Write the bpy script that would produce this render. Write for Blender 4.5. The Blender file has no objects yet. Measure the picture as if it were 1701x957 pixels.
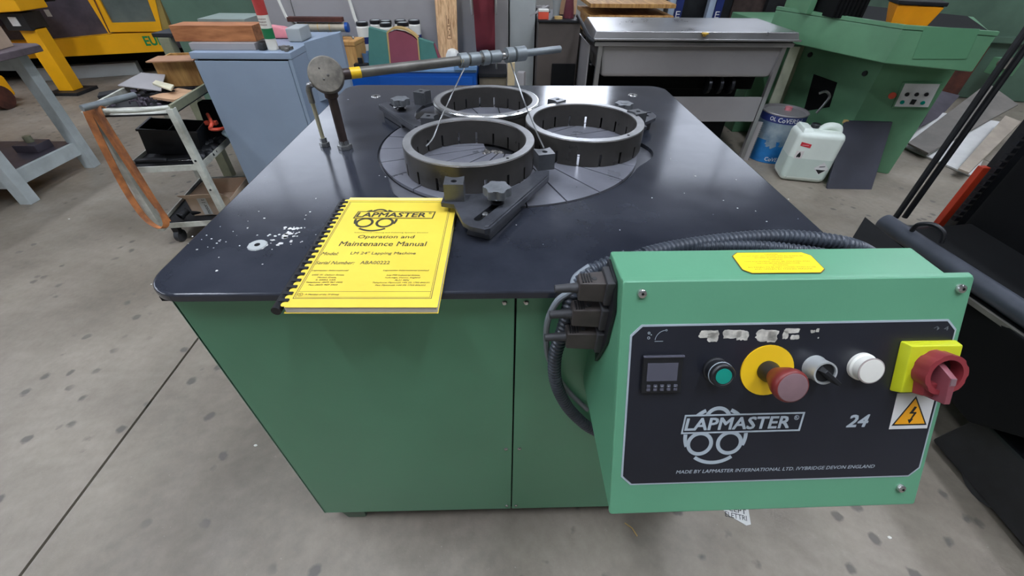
import bpy, bmesh, math, random
from mathutils import Matrix, Vector
random.seed(7)
sc = bpy.context.scene
C = sc.collection
T = 0.884          # height of the lapping machine's table top (m)

# ------------------------------------------------------------------ camera
cam_d = bpy.data.cameras.new('camera'); cam = bpy.data.objects.new('camera', cam_d); C.objects.link(cam)
cam_d.sensor_width = 36.0; cam_d.lens = 14.3542; cam_d.shift_y = 0.00112; cam_d.clip_start = 0.02
Rt = Vector((0.99963091, -0.02537401, 0.00970561)); Dn = Vector((-0.00917743, -0.65166289, -0.75845319)); Fw = Vector((0.02556979, 0.75808419, -0.65165524))
mw = Matrix.Identity(4)
for i in range(3):
    mw[i][0] = Rt[i]; mw[i][1] = -Dn[i]; mw[i][2] = -Fw[i]
mw[2][3] = 1.264
cam.matrix_world = mw
sc.camera = cam

# ------------------------------------------------------------------ light and exposure
sc.view_settings.view_transform = 'Standard'; sc.view_settings.look = 'None'
sc.view_settings.exposure = 0.12; sc.view_settings.gamma = 1.0
w = bpy.data.worlds.new('world'); sc.world = w; w.use_nodes = True
w.node_tree.nodes['Background'].inputs[0].default_value = (0.55, 0.62, 0.72, 1)
w.node_tree.nodes['Background'].inputs[1].default_value = 0.6
ROOF_POWER = 8.0; WINDOW_POWER = 9.0; SIDE_WINDOW_POWER = 5.0

# ------------------------------------------------------------------ materials
def lin(h):
    h = h.lstrip('#'); v = [int(h[i:i+2], 16)/255 for i in (0, 2, 4)]
    return tuple((c/12.92 if c <= .04045 else ((c+.055)/1.055)**2.4) for c in v) + (1,)
MATS = {}
def mat(name, col, rough=.5, metal=0., var=.12, scale=6., bump=0., bscale=80., col2=None, spec=.5, emit=0., coat=0., trans=0., stretch=None, rvar=.0, thr=None):
    if name in MATS: return MATS[name]
    m = bpy.data.materials.new(name); m.use_nodes = True; nt = m.node_tree; N = nt.nodes; L = nt.links
    b = N['Principled BSDF']
    c = lin(col)
    tc = N.new('ShaderNodeTexCoord'); mp = N.new('ShaderNodeMapping'); L.new(tc.outputs['Object'], mp.inputs[0])
    if stretch: mp.inputs['Scale'].default_value = stretch
    nz = N.new('ShaderNodeTexNoise'); nz.inputs['Scale'].default_value = scale; nz.inputs['Detail'].default_value = 6; nz.inputs['Roughness'].default_value = .6
    L.new(mp.outputs[0], nz.inputs['Vector'])
    cr = N.new('ShaderNodeValToRGB'); e = cr.color_ramp.elements
    c2 = lin(col2) if col2 else tuple(max(0, x*(1-var*2)) for x in c[:3]) + (1,)
    e[0].position, e[1].position = thr if thr else (.35, .65)
    e[0].color = c2; e[1].color = tuple(min(1, x*(1+var*.4)) for x in c[:3]) + (1,)
    L.new(nz.outputs['Fac'], cr.inputs['Fac']); L.new(cr.outputs[0], b.inputs['Base Color'])
    b.inputs['Roughness'].default_value = rough; b.inputs['Metallic'].default_value = metal
    b.inputs['Specular IOR Level'].default_value = spec
    if rvar:
        mr = N.new('ShaderNodeMapRange'); mr.inputs['To Min'].default_value = max(.02, rough-rvar); mr.inputs['To Max'].default_value = rough+rvar
        mr.inputs['From Min'].default_value = .3; mr.inputs['From Max'].default_value = .7
        L.new(nz.outputs['Fac'], mr.inputs['Value']); L.new(mr.outputs[0], b.inputs['Roughness'])
    if coat: b.inputs['Coat Weight'].default_value = coat; b.inputs['Coat Roughness'].default_value = .15
    if trans: b.inputs['Transmission Weight'].default_value = trans
    if emit:
        b.inputs['Emission Color'].default_value = c; b.inputs['Emission Strength'].default_value = emit
    if bump:
        n2 = N.new('ShaderNodeTexNoise'); n2.inputs['Scale'].default_value = bscale; n2.inputs['Detail'].default_value = 4
        L.new(mp.outputs[0], n2.inputs['Vector'])
        bp = N.new('ShaderNodeBump'); bp.inputs['Strength'].default_value = bump; bp.inputs['Distance'].default_value = .002
        L.new(n2.outputs['Fac'], bp.inputs['Height']); L.new(bp.outputs[0], b.inputs['Normal'])
    MATS[name] = m
    return m

def floor_mat():
    m = bpy.data.materials.new('worn_concrete'); m.use_nodes = True; nt = m.node_tree; N = nt.nodes; L = nt.links; b = N['Principled BSDF']
    tc = N.new('ShaderNodeTexCoord')
    def noise(s, d=6, r=.6):
        n = N.new('ShaderNodeTexNoise'); n.inputs['Scale'].default_value = s; n.inputs['Detail'].default_value = d; n.inputs['Roughness'].default_value = r
        L.new(tc.outputs['Object'], n.inputs['Vector']); return n
    def ramp(src, p0, p1, c0, c1):
        r = N.new('ShaderNodeValToRGB'); e = r.color_ramp.elements; e[0].position = p0; e[1].position = p1; e[0].color = c0; e[1].color = c1
        L.new(src, r.inputs['Fac']); return r
    def mix(mode, f, a, bb):
        x = N.new('ShaderNodeMix'); x.data_type = 'RGBA'; x.blend_type = mode
        if isinstance(f, float): x.inputs[0].default_value = f
        else: L.new(f, x.inputs[0])
        L.new(a, x.inputs[6]); L.new(bb, x.inputs[7]); return x.outputs[2]
    base = ramp(noise(1.6, 8).outputs['Fac'], .34, .66, lin('#776e61'), lin('#978d7f'))
    fine = ramp(noise(26, 6, .7).outputs['Fac'], .3, .7, (.72, .72, .72, 1), (1.12, 1.12, 1.12, 1))
    c = mix('MULTIPLY', .55, base.outputs[0], fine.outputs[0])
    # round drips of dried oil
    w1 = N.new('ShaderNodeTexVoronoi'); w1.inputs['Scale'].default_value = 12; w1.inputs['Randomness'].default_value = 1
    nd = noise(30, 2)
    mpv = N.new('ShaderNodeMix'); mpv.data_type = 'VECTOR'; mpv.inputs[0].default_value = .025
    L.new(tc.outputs['Object'], mpv.inputs[4]); L.new(nd.outputs['Color'], mpv.inputs[5]); L.new(mpv.outputs[1], w1.inputs['Vector'])
    msk = ramp(w1.outputs['Distance'], .13, .22, (1, 1, 1, 1), (0, 0, 0, 1))
    sel = ramp(noise(2.2, 3).outputs['Fac'], .44, .52, (0, 0, 0, 1), (1, 1, 1, 1))
    mul = N.new('ShaderNodeMath'); mul.operation = 'MULTIPLY'; L.new(msk.outputs[0], mul.inputs[0]); L.new(sel.outputs[0], mul.inputs[1])
    m2 = N.new('ShaderNodeMath'); m2.operation = 'MULTIPLY'; L.new(mul.outputs[0], m2.inputs[0]); m2.inputs[1].default_value = .78
    dark = N.new('ShaderNodeRGB'); dark.outputs[0].default_value = lin('#55504b')
    c = mix('MIX', m2.outputs[0], c, dark.outputs[0])
    # pale scuffs
    sc2 = ramp(noise(60, 3, .8).outputs['Fac'], .70, .76, (0, 0, 0, 1), (.35, .35, .35, 1))
    lite = N.new('ShaderNodeRGB'); lite.outputs[0].default_value = lin('#c4bfb6')
    c = mix('MIX', sc2.outputs[0], c, lite.outputs[0])
    L.new(c, b.inputs['Base Color'])
    rr = ramp(noise(3.5, 5).outputs['Fac'], .35, .65, (.42, .42, .42, 1), (.7, .7, .7, 1)); L.new(rr.outputs[0], b.inputs['Roughness'])
    bp = N.new('ShaderNodeBump'); bp.inputs['Strength'].default_value = .25; bp.inputs['Distance'].default_value = .002
    L.new(noise(90, 5).outputs['Fac'], bp.inputs['Height']); L.new(bp.outputs[0], b.inputs['Normal'])
    return m

def table_mat():
    m = bpy.data.materials.new('scratched_black_paint'); m.use_nodes = True; nt = m.node_tree; N = nt.nodes; L = nt.links; b = N['Principled BSDF']
    tc = N.new('ShaderNodeTexCoord')
    n1 = N.new('ShaderNodeTexNoise'); n1.inputs['Scale'].default_value = 4; n1.inputs['Detail'].default_value = 8; n1.inputs['Roughness'].default_value = .65; L.new(tc.outputs['Object'], n1.inputs['Vector'])
    r1 = N.new('ShaderNodeValToRGB'); e = r1.color_ramp.elements; e[0].position = .35; e[1].position = .7; e[0].color = lin('#22252d'); e[1].color = lin('#363941'); L.new(n1.outputs['Fac'], r1.inputs['Fac'])
    n2 = N.new('ShaderNodeTexNoise'); n2.inputs['Scale'].default_value = 42; n2.inputs['Detail'].default_value = 3; n2.inputs['Roughness'].default_value = .75; L.new(tc.outputs['Object'], n2.inputs['Vector'])
    r2 = N.new('ShaderNodeValToRGB'); e = r2.color_ramp.elements; e[0].position = .74; e[1].position = .76; e[0].color = (0, 0, 0, 1); e[1].color = (1, 1, 1, 1); L.new(n2.outputs['Fac'], r2.inputs['Fac'])
    mx = N.new('ShaderNodeMix'); mx.data_type = 'RGBA'; L.new(r2.outputs[0], mx.inputs[0]); L.new(r1.outputs[0], mx.inputs[6]); mx.inputs[7].default_value = lin('#8f949c')
    L.new(mx.outputs[2], b.inputs['Base Color'])
    r3 = N.new('ShaderNodeMapRange'); r3.inputs['From Min'].default_value = .3; r3.inputs['From Max'].default_value = .7; r3.inputs['To Min'].default_value = .10; r3.inputs['To Max'].default_value = .20
    L.new(n1.outputs['Fac'], r3.inputs['Value']); L.new(r3.outputs[0], b.inputs['Roughness'])
    b.inputs['Specular IOR Level'].default_value = .5
    n4 = N.new('ShaderNodeTexNoise'); n4.inputs['Scale'].default_value = 8; n4.inputs['Detail'].default_value = 2; L.new(tc.outputs['Object'], n4.inputs['Vector'])
    bp = N.new('ShaderNodeBump'); bp.inputs['Strength'].default_value = .03; bp.inputs['Distance'].default_value = .001; L.new(n4.outputs['Fac'], bp.inputs['Height']); L.new(bp.outputs[0], b.inputs['Normal'])
    return m

FLOOR = floor_mat(); TABLE = table_mat()
GREEN = mat('machine_green_paint', '#5f9a78', .34, var=.05, scale=2.5, bump=.05, bscale=200, rvar=.05)
GREEN_D = mat('dark_machine_green', '#587260', .45, var=.12, scale=3)
GREEN_M = mat('mid_machine_green', '#62906c', .42, var=.10, scale=3)
STEEL = mat('stainless_steel', '#b9b8b8', .32, .9, var=.05, scale=3, bump=.08, bscale=60, rvar=.08)
STEEL_S = mat('stainless_sheet', '#a9a6a6', .42, .55, var=.06, scale=2, rvar=.08)
IRON = mat('lapped_cast_iron', '#74757b', .38, .45, var=.12, scale=20, rvar=.08)
IRON_T = mat('ground_iron_rim', '#b0b0b0', .36, .55, var=.12, scale=30, rvar=.08)
IRON_D = mat('oily_cast_iron', '#524f4b', .34, .45, var=.12, scale=14, rvar=.1)
PLATE = mat('lap_plate_iron', '#83848c', .32, .35, var=.10, scale=16, rvar=.06)
PLATE_G = mat('groove_black', '#15161a', .6, var=.1)
ARM = mat('dark_arm_paint', '#4d4f55', .38, .35, var=.2, scale=25, bump=.15, bscale=120)
BLOCK = mat('block_steel', '#5d5f62', .36, .4, var=.15, scale=30)
KNOB = mat('grey_knob_plastic', '#6a6d70', .45, .1, var=.15, scale=40)
BLACK = mat('black_plastic', '#1d1e21', .42, var=.2, scale=20)
BLACKM = mat('matt_black', '#0a0b0c', .75, var=.2, spec=.2)
DARK = mat('dark_oily_steel', '#27282b', .5, .3, var=.3, scale=8)
PLUG = mat('plug_brown_black', '#46403d', .5, var=.15, scale=30)
RUBBER = mat('black_rubber', '#3b3b3d', .6, var=.2, scale=20)
CONDUIT = mat('conduit_grey', '#3e444d', .38, var=.15, scale=30)
GREYCABLE = mat('grey_cable', '#7f868c', .45, var=.1)
CHROME = mat('bright_zinc', '#c9c9c6', .25, .95, var=.1, scale=40)
NUTM = mat('zinc_nut', '#a9aaa9', .3, .9, var=.15, scale=40)
PIPE = mat('dull_pipe', '#75726a', .45, .35, var=.2, scale=12)
GALV = mat('galvanised_grey', '#8d9496', .42, .35, var=.12, scale=20)
DISC = mat('dirty_grey_cast', '#8b857a', .6, .2, var=.3, scale=28, bump=.2)
BROWNPIPE = mat('brown_pipe', '#4d403c', .4, .3, var=.25, scale=10)
CREAMTUBE = mat('cream_hose', '#cdc5a4', .45, var=.15, scale=12)
YELLOW = mat('manual_yellow', '#ecd44c', .5, var=.03, scale=5, col2='#e6c642')
PAPER = mat('paper_edge', '#e4ddd2', .7, var=.1, scale=60, stretch=(1, 1, 40))
INK = mat('brown_grey_ink', '#57533c', .6, var=.05)
INK_D = mat('dark_print', '#3d3a2c', .6, var=.05)
PANELB = mat('panel_black', '#20222a', .32, var=.12, scale=5, rvar=.06)
SILVER = mat('panel_silver', '#a8b2b8', .4, var=.05, scale=20)
WORN = mat('worn_label_silver', '#ccc8bc', .6, var=.22, scale=90, bump=.3)
SAFEY = mat('safety_yellow', '#f4c51c', .45, var=.05)
LIME = mat('switch_yellow', '#cfd423', .4, var=.06, scale=8)
REDP = mat('switch_red', '#93353b', .42, var=.1, scale=8)
REDD = mat('mushroom_red', '#7c2a26', .4, var=.12, scale=8)
MUSHT = mat('mushroom_worn_face', '#84696c', .45, var=.08, scale=20)
TEAL = mat('green_lens', '#0f8f7c', .25, var=.05)
WHITEP = mat('white_plastic', '#dfddd3', .35, var=.05)
WHITE = mat('white_paint', '#d9d8d4', .5, var=.08)
DISPLAY = mat('grey_display', '#50505a', .25, var=.05)
ORANGE = mat('warning_orange', '#f0a81a', .45, var=.03)
CREAM = mat('cream_paint', '#c9cabf', .45, var=.22, scale=10, col2='#99978a')
BENCHW = mat('bench_leg_paint', '#c0c8c7', .5, var=.12, scale=6)
BENCHTOP = mat('bench_top_wood', '#6b5f64', .6, var=.25, scale=8)
STRAP = mat('orange_strap', '#b87340', .75, var=.3, scale=14, bump=.4, bscale=300, col2='#7a4c30')
BLUEG = mat('blue_grey_paint', '#93a2b4', .48, var=.06, scale=2, rvar=.06)
BLUE = mat('bench_blue', '#0b50a4', .4, var=.06, scale=3)
BLUEL = mat('light_blue_edge', '#6d8fb4', .45, var=.1)
WOOD = mat('raw_wood', '#c79a5b', .6, var=.18, scale=5, stretch=(8, 1, 1), col2='#9d6d38')
WOODR = mat('reddish_timber', '#b97a4c', .65, var=.25, scale=6, stretch=(1, 6, 6), col2='#8e5530')
PLANK = mat('pale_plank', '#d8b184', .65, var=.2, scale=7, stretch=(10, 10, .8), col2='#a97c52', thr=(.3, .6))
CARD = mat('cardboard', '#c29b77', .8, var=.08, scale=8)
CARDL = mat('pale_cardboard', '#cdb39b', .8, var=.08, scale=8)
YMACH = mat('machine_yellow', '#f8b20c', .42, var=.05, scale=3)
GREYW = mat('grey_sheet', '#a5a1a0', .5, .1, var=.06, scale=3)
GREYL = mat('light_grey_paint', '#a8acaa', .5, var=.06, scale=4)
GLASSG = mat('machine_window', '#6a7570', .12, var=.2, scale=2)
PURPLEG = mat('dull_purple_steel', '#5d5660', .45, .2, var=.2, scale=5)
MAROON = mat('maroon_belt', '#8e4654', .8, var=.06, scale=8)
REDBELT = mat('red_abrasive_belt', '#7e2e38', .85, var=.08, scale=10)
BGREEN = mat('green_cloth', '#4a7e73', .8, var=.06, scale=8)
TAN = mat('tan_edge', '#c9a86a', .6, var=.1)
OLIVE = mat('olive_grey', '#8b8c72', .5, var=.15, scale=6)
POLY = mat('translucent_poly', '#dbe3d8', .38, var=.05, scale=3)
LIQUID = mat('poly_with_liquid', '#c3d0c4', .36, var=.05, scale=3)
DRUMB = mat('drum_blue', '#2279b8', .4, .1, var=.15, scale=6, col2='#155a90')
DRUMS = mat('drum_scuffed', '#9aa7ad', .4, .4, var=.2, scale=8, col2='#5f7c90')
NAVY = mat('navy_band', '#23306b', .45, var=.1)
DBOARD = mat('dark_board', '#2d2e38', .55, var=.15, scale=5)
CORAL = mat('coral_red', '#d9543c', .5, var=.1)
ORED = mat('orange_red_paint', '#b8381c', .5, var=.15)
AMBER = mat('amber_plastic', '#f09a18', .35, var=.08)
PINK = mat('pink_plastic', '#e08a90', .45, var=.1)
RUST = mat('rusty_brown', '#5a2f22', .7, var=.3, scale=8)
WALL = mat('hall_wall_paint', '#a3a09a', .8, var=.06, scale=1)
CEIL = mat('ceiling_sheet', '#3c3d40', .9, var=.05, scale=1)
STEELD = mat('brushed_dark_shaft', '#3a3b3e', .3, .7, var=.2, scale=20)
PIPEB = mat('mast_tube', '#4c5058', .4, .2, var=.15, scale=10)

# ------------------------------------------------------------------ geometry collector
class G:
    def __init__(s): s.bm = bmesh.new()
    def _new(s, vs, fs, M=None):
        v = [s.bm.verts.new(M @ Vector(p) if M else Vector(p)) for p in vs]
        out = []
        for f in fs:
            try: out.append(s.bm.faces.new([v[i] for i in f]))
            except ValueError: pass
        return v, out
    def box(s, x0, x1, y0, y1, z0, z1, bev=0., M=None, seg=2):
        vs = [(x, y, z) for z in (z0, z1) for y in (y0, y1) for x in (x0, x1)]
        fs = [(0, 2, 3, 1), (4, 5, 7, 6), (0, 1, 5, 4), (2, 6, 7, 3), (0, 4, 6, 2), (1, 3, 7, 5)]
        v, f = s._new(vs, fs, M)
        if bev:
            es = list({e for q in f for e in q.edges})
            bmesh.ops.bevel(s.bm, geom=es, offset=bev, segments=seg, affect='EDGES', profile=.5)
        return s
    def hexa(s, b, t, bev=0.):
        "eight corners: four bottom, four top"
        v, f = s._new(list(b)+list(t), [(3, 2, 1, 0), (4, 5, 6, 7), (0, 1, 5, 4), (1, 2, 6, 5), (2, 3, 7, 6), (3, 0, 4, 7)])
        if bev:
            es = list({e for q in f for e in q.edges}); bmesh.ops.bevel(s.bm, geom=es, offset=bev, segments=2, affect='EDGES', profile=.5)
        return s
    def prism(s, pts, z0, z1, bev=0., M=None):
        n = len(pts); vs = [(p[0], p[1], z0) for p in pts] + [(p[0], p[1], z1) for p in pts]
        fs = [tuple(range(n-1, -1, -1)), tuple(range(n, 2*n))] + [(i, (i+1) % n, n+(i+1) % n, n+i) for i in range(n)]
        v, f = s._new(vs, fs, M)
        if bev:
            es = [e for e in f[1].edges] + [e for e in f[0].edges]
            bmesh.ops.bevel(s.bm, geom=es, offset=bev, segments=2, affect='EDGES', profile=.5)
        return s
    def holed(s, pts, hole, z0, z1, M=None, bridge=True):
        "plate with one hole; both loops are bridged by triangulation"
        bm = s.bm
        rings = []
        for z in (z0, z1):
            o = [bm.verts.new((M @ Vector((*p, z))) if M else Vector((*p, z))) for p in pts]
            h = [bm.verts.new((M @ Vector((*p, z))) if M else Vector((*p, z))) for p in hole]
            eo = [bm.edges.new((o[i], o[(i+1) % len(o)])) for i in range(len(o))]
            eh = [bm.edges.new((h[i], h[(i+1) % len(h)])) for i in range(len(h))]
            bmesh.ops.triangle_fill(bm, use_beauty=True, use_dissolve=False, edges=eo+eh)
            rings.append((o, h))
        for k in (0, 1):
            a, b = rings[0][k], rings[1][k]; n = len(a)
            for i in range(n): bm.faces.new((a[i], a[(i+1) % n], b[(i+1) % n], b[i]))
        return s
    def tube(s, path, r, n=10, cap=True, rs=None):
        P = [Vector(p) for p in path]; m = len(P)
        tang = [(P[min(i+1, m-1)]-P[max(i-1, 0)]).normalized() for i in range(m)]
        up = Vector((0, 0, 1)) if abs(tang[0].z) < .9 else Vector((1, 0, 0))
        nrm = (up - tang[0]*up.dot(tang[0])).normalized(); rings = []
        for i in range(m):
            nrm = (nrm - tang[i]*nrm.dot(tang[i])).normalized(); bi = tang[i].cross(nrm)
            rr = rs[i] if rs else r
            rings.append([s.bm.verts.new(P[i] + (nrm*math.cos(2*math.pi*k/n)+bi*math.sin(2*math.pi*k/n))*rr) for k in range(n)])
        for i in range(m-1):
            for k in range(n): s.bm.faces.new((rings[i][k], rings[i][(k+1) % n], rings[i+1][(k+1) % n], rings[i+1][k]))
        if cap:
            s.bm.faces.new(rings[0][::-1]); s.bm.faces.new(rings[-1])
        return s
    def cyl(s, p0, p1, r0, r1=None, n=24): return s.tube([p0, p1], r0, n, True, [r0, r0 if r1 is None else r1])
    def lathe(s, prof, n=40, M=None, c=(0, 0, 0)):
        "profile (r, z) turned about z; closed shape if it starts and ends at r = 0"
        rings = []
        for r, z in prof:
            if r < 1e-6: rings.append([s.bm.verts.new((M @ Vector((c[0], c[1], c[2]+z))) if M else Vector((c[0], c[1], c[2]+z)))]*n)
            else:
                rings.append([s.bm.verts.new((M @ q) if M else q) for q in [Vector((c[0]+r*math.cos(2*math.pi*k/n), c[1]+r*math.sin(2*math.pi*k/n), c[2]+z)) for k in range(n)]])
        for a, b in zip(rings, rings[1:]):
            for k in range(n):
                q = []
                for v in (a[k], a[(k+1) % n], b[(k+1) % n], b[k]):
                    if v not in q: q.append(v)
                if len(q) > 2:
                    try: s.bm.faces.new(q)
                    except ValueError: pass
        return s
    def ribbon(s, path, width_vec, th=.002):
        "flat band along a path; width_vec may be one vector or one per point"
        P = [Vector(p) for p in path]; m = len(P)
        W = [Vector(width_vec)]*m if not isinstance(width_vec[0], (tuple, list)) else [Vector(q) for q in width_vec]
        tang = [(P[min(i+1, m-1)]-P[max(i-1, 0)]).normalized() for i in range(m)]
        R = []
        for i in range(m):
            nn = W[i].cross(tang[i]).normalized()*th/2
            R.append([s.bm.verts.new(P[i]+a*W[i]/2+b*nn) for a, b in ((-1, -1), (1, -1), (1, 1), (-1, 1))])
        for i in range(m-1):
            for k in range(4): s.bm.faces.new((R[i][k], R[i][(k+1) % 4], R[i+1][(k+1) % 4], R[i+1][k]))
        s.bm.faces.new(R[0][::-1]); s.bm.faces.new(R[-1]); return s

WM = {}       # world matrix of each object, known when it is made
def tag(o, label=None, cat=None, group=None, kind=None):
    if label: o['label'] = label
    if cat: o['category'] = cat
    if group: o['group'] = group
    if kind: o['kind'] = kind
    return o
def thing(name, label, cat, loc, group=None, rz=0.):
    o = bpy.data.objects.new(name, None); C.objects.link(o); o.empty_display_size = .05
    o.location = loc; o.rotation_euler = (0, 0, rz)
    WM[o.name] = Matrix.Translation(loc) @ Matrix.Rotation(rz, 4, 'Z')
    return tag(o, label, cat, group)
def build(name, g, m, parent=None, label=None, X=None, ang=35, **kw):
    bm = g.bm
    if X is not None: bmesh.ops.transform(bm, matrix=X, verts=bm.verts)
    bmesh.ops.recalc_face_normals(bm, faces=bm.faces)
    if parent is not None:
        W = WM[parent.name]; off = None
    else:
        xs = [v.co for v in bm.verts]; lo = [min(c[i] for c in xs) for i in range(3)]; hi = [max(c[i] for c in xs) for i in range(3)]
        W = Matrix.Translation(((lo[0]+hi[0])/2, (lo[1]+hi[1])/2, lo[2])); off = W
    bmesh.ops.transform(bm, matrix=W.inverted(), verts=bm.verts)
    me = bpy.data.meshes.new(name); bm.to_mesh(me); bm.free()
    me.polygons.foreach_set('use_smooth', [True]*len(me.polygons)); me.set_sharp_from_angle(angle=math.radians(ang))
    me.materials.append(m)
    o = bpy.data.objects.new(name, me); C.objects.link(o)
    wn = o.modifiers.new('weighted', 'WEIGHTED_NORMAL'); wn.keep_sharp = True; wn.weight = 100
    if parent is not None: o.parent = parent
    else: o.matrix_world = W
    WM[o.name] = W
    return tag(o, label, **kw)
def solo(name, g, m, label, cat, group=None, **kw): return build(name, g, m, None, label, cat=cat, group=group, **kw)
def struct(name, g, m, parent=None, **kw):
    o = build(name, g, m, parent, **kw)
    if parent is None: o['kind'] = 'structure'
    return o
def boxg(*a, **k): return G().box(*a, **k)

def text(s, width, height=None, shear=0., bold=0., align='LEFT', space=1.):
    "text as a flat mesh in the xy plane, starting at the origin, scaled to width (and height)"
    cu = bpy.data.curves.new('t', 'FONT'); cu.body = s; cu.shear = shear; cu.resolution_u = 2; cu.space_character = space; cu.fill_mode = 'FRONT'
    cu.align_x = align
    o = bpy.data.objects.new('t', cu); C.objects.link(o)
    dg = bpy.context.evaluated_depsgraph_get(); dg.update()
    me = bpy.data.meshes.new_from_object(o.evaluated_get(dg))
    bpy.data.objects.remove(o); bpy.data.curves.remove(cu)
    g = G(); g.bm.from_mesh(me); bpy.data.meshes.remove(me)
    xs = [v.co.x for v in g.bm.verts]; ys = [v.co.y for v in g.bm.verts]
    if not xs: return g
    w0 = max(xs)-min(xs); h0 = max(ys)-min(ys); sx = width/w0; sy = (height/h0) if height else sx
    for v in g.bm.verts: v.co = Vector(((v.co.x-min(xs))*sx, (v.co.y-min(ys))*sy, 0))
    if bold:
        # heavier strokes: the same outline laid down four times, a hair apart
        d = bold*h0*sy*.9; me = bpy.data.meshes.new('tmp'); g.bm.to_mesh(me); g2 = G()
        for k, (a, b) in enumerate(((-d, -d), (d, -d), (d, d), (-d, d))):
            g1 = G(); g1.bm.from_mesh(me); merge(g2, g1, Matrix.Translation((a, b, k*1e-5)))
        bpy.data.meshes.remove(me); g.bm.free(); return g2
    return g
def merge(dst, src, X):
    bmesh.ops.transform(src.bm, matrix=X, verts=src.bm.verts)
    me = bpy.data.meshes.new('tmp'); src.bm.to_mesh(me); src.bm.free(); dst.bm.from_mesh(me); bpy.data.meshes.remove(me); return dst
def frame_matrix(o, u, v):
    u = Vector(u).normalized(); v = Vector(v); v = (v-u*v.dot(u)).normalized(); n = u.cross(v)
    M = Matrix.Identity(4)
    for i in range(3): M[i][0] = u[i]; M[i][1] = v[i]; M[i][2] = n[i]; M[i][3] = o[i]
    return M
def arc(cx, cy, r, a0, a1, n=24): return [(cx+r*math.cos(math.radians(a0+(a1-a0)*i/n)), cy+r*math.sin(math.radians(a0+(a1-a0)*i/n))) for i in range(n+1)]
def annulus(g, cx, cy, r0, r1, a0=0, a1=360, n=40, z=0., th=.0002):
    o = arc(cx, cy, r1, a0, a1, n); i = arc(cx, cy, r0, a0, a1, n)
    for k in range(n):
        g.prism([o[k], o[k+1], i[k+1], i[k]], z, z+th)
    return g
def smooth_path(pts, k=6):
    P = [Vector(p) for p in pts]; P = [P[0]]+P+[P[-1]]; out = []
    for i in range(1, len(P)-2):
        a, b, c, d = P[i-1:i+3]
        for j in range(k):
            t = j/k; out.append(.5*((2*b)+(-a+c)*t+(2*a-5*b+4*c-d)*t*t+(-a+3*b-3*c+d)*t**3))
    out.append(P[-2]); return out
def corrugated(path, r, pitch=.008):
    P = smooth_path(path, 12); d = [0]
    for a, b in zip(P, P[1:]): d.append(d[-1]+(b-a).length)
    out = []; rs = []; L = d[-1]; n = int(L/pitch)*4; j = 0
    for i in range(n+1):
        t = L*i/n
        while j < len(d)-2 and d[j+1] < t: j += 1
        f = (t-d[j])/max(1e-9, d[j+1]-d[j]); out.append(P[j].lerp(P[j+1], f)); rs.append(r if i % 4 < 2 else r*.80)
    return G().tube(out, r, 12, True, rs)
def rrect(x0, x1, y0, y1, r, n=5):
    return arc(x1-r, y1-r, r, 0, 90, n)+arc(x0+r, y1-r, r, 90, 180, n)+arc(x0+r, y0+r, r, 180, 270, n)+arc(x1-r, y0+r, r, 270, 360, n)
def copy_thing(root, label, X):
    "copy of a thing with copies of its parts and sub-parts; X moves it in the world"
    r = root.copy(); C.objects.link(r); r['label'] = label
    W = X @ WM[root.name]; r.matrix_world = W; WM[r.name] = W
    for ch in root.children:
        c = ch.copy(); C.objects.link(c); c.parent = r; WM[c.name] = W
        for gch in ch.children:
            d = gch.copy(); C.objects.link(d); d.parent = c; WM[d.name] = W
    return r

# ------------------------------------------------------------------ the hall
fl = struct('floor', boxg(-9, 9, -6, 8, -.12, -.02), mat('joint_dark', '#2a2724', .9))
for xa, xb in ((-9, -6.25), (-6.25, -1.253), (-1.253, 3.75), (3.75, 9)):
    for ya, yb in ((-6, -3), (-3, 8)):
        build('floor_slab', boxg(xa+.0045, xb-.0045, ya+.0045, yb-.0045, -.03, 0), FLOOR, fl)
struct('wall_back', boxg(-9, 9, 8, 8.2, 0, 6), WALL)
struct('wall_left', boxg(-9.2, -9, -6, 8, 0, 6), WALL)
struct('wall_right', boxg(9, 9.2, -6, 8, 0, 6), WALL)
struct('wall_front', boxg(-9, 9, -6.2, -6, 0, 6), WALL)
struct('ceiling', boxg(-9, 9, -6, 8, 6, 6.15), CEIL)
def daylight(name, power): return mat(name, '#e8f0ff', .4, emit=power, var=0)
def window(n, x0, x1, z0, z1, axis='y', pos=7.98, power=WINDOW_POWER):
    nx = max(1, int(round((x1-x0)/1.2)))
    fr = G(); pane = []
    b = .04
    def bb(g, a0, a1, h0, h1, d0, d1):
        if axis == 'y': g.box(a0, a1, pos-d1, pos-d0, h0, h1)
        else: g.box(pos+d0, pos+d1, a0, a1, h0, h1)
    for i in range(nx+1):
        x = x0+(x1-x0)*i/nx; bb(fr, x-b/2, x+b/2, z0, z1, -.02, .05)
    for z in (z0, z1): bb(fr, x0, x1, z-b/2, z+b/2, -.02, .05)
    f = struct('window_%d' % n, fr, DARK)
    for i in range(nx):
        g = G(); xa = x0+(x1-x0)*i/nx+b/2; xb = x0+(x1-x0)*(i+1)/nx-b/2
        bb(g, xa, xb, z0+b/2, z1-b/2, 0, .01); build('pane', g, daylight('daylit_glass_%g' % power, power), f)
window(1, .80, 2.00, 2.42, 3.9)
window(2, -6.0, -3.0, 2.6, 4.8, power=2.6)
window(3, 3.3, 5.7, 2.6, 4.4, power=2.2)
window(4, -2.5, 5.5, 3.0, 4.6, axis='x', pos=-8.98, power=SIDE_WINDOW_POWER)
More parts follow.
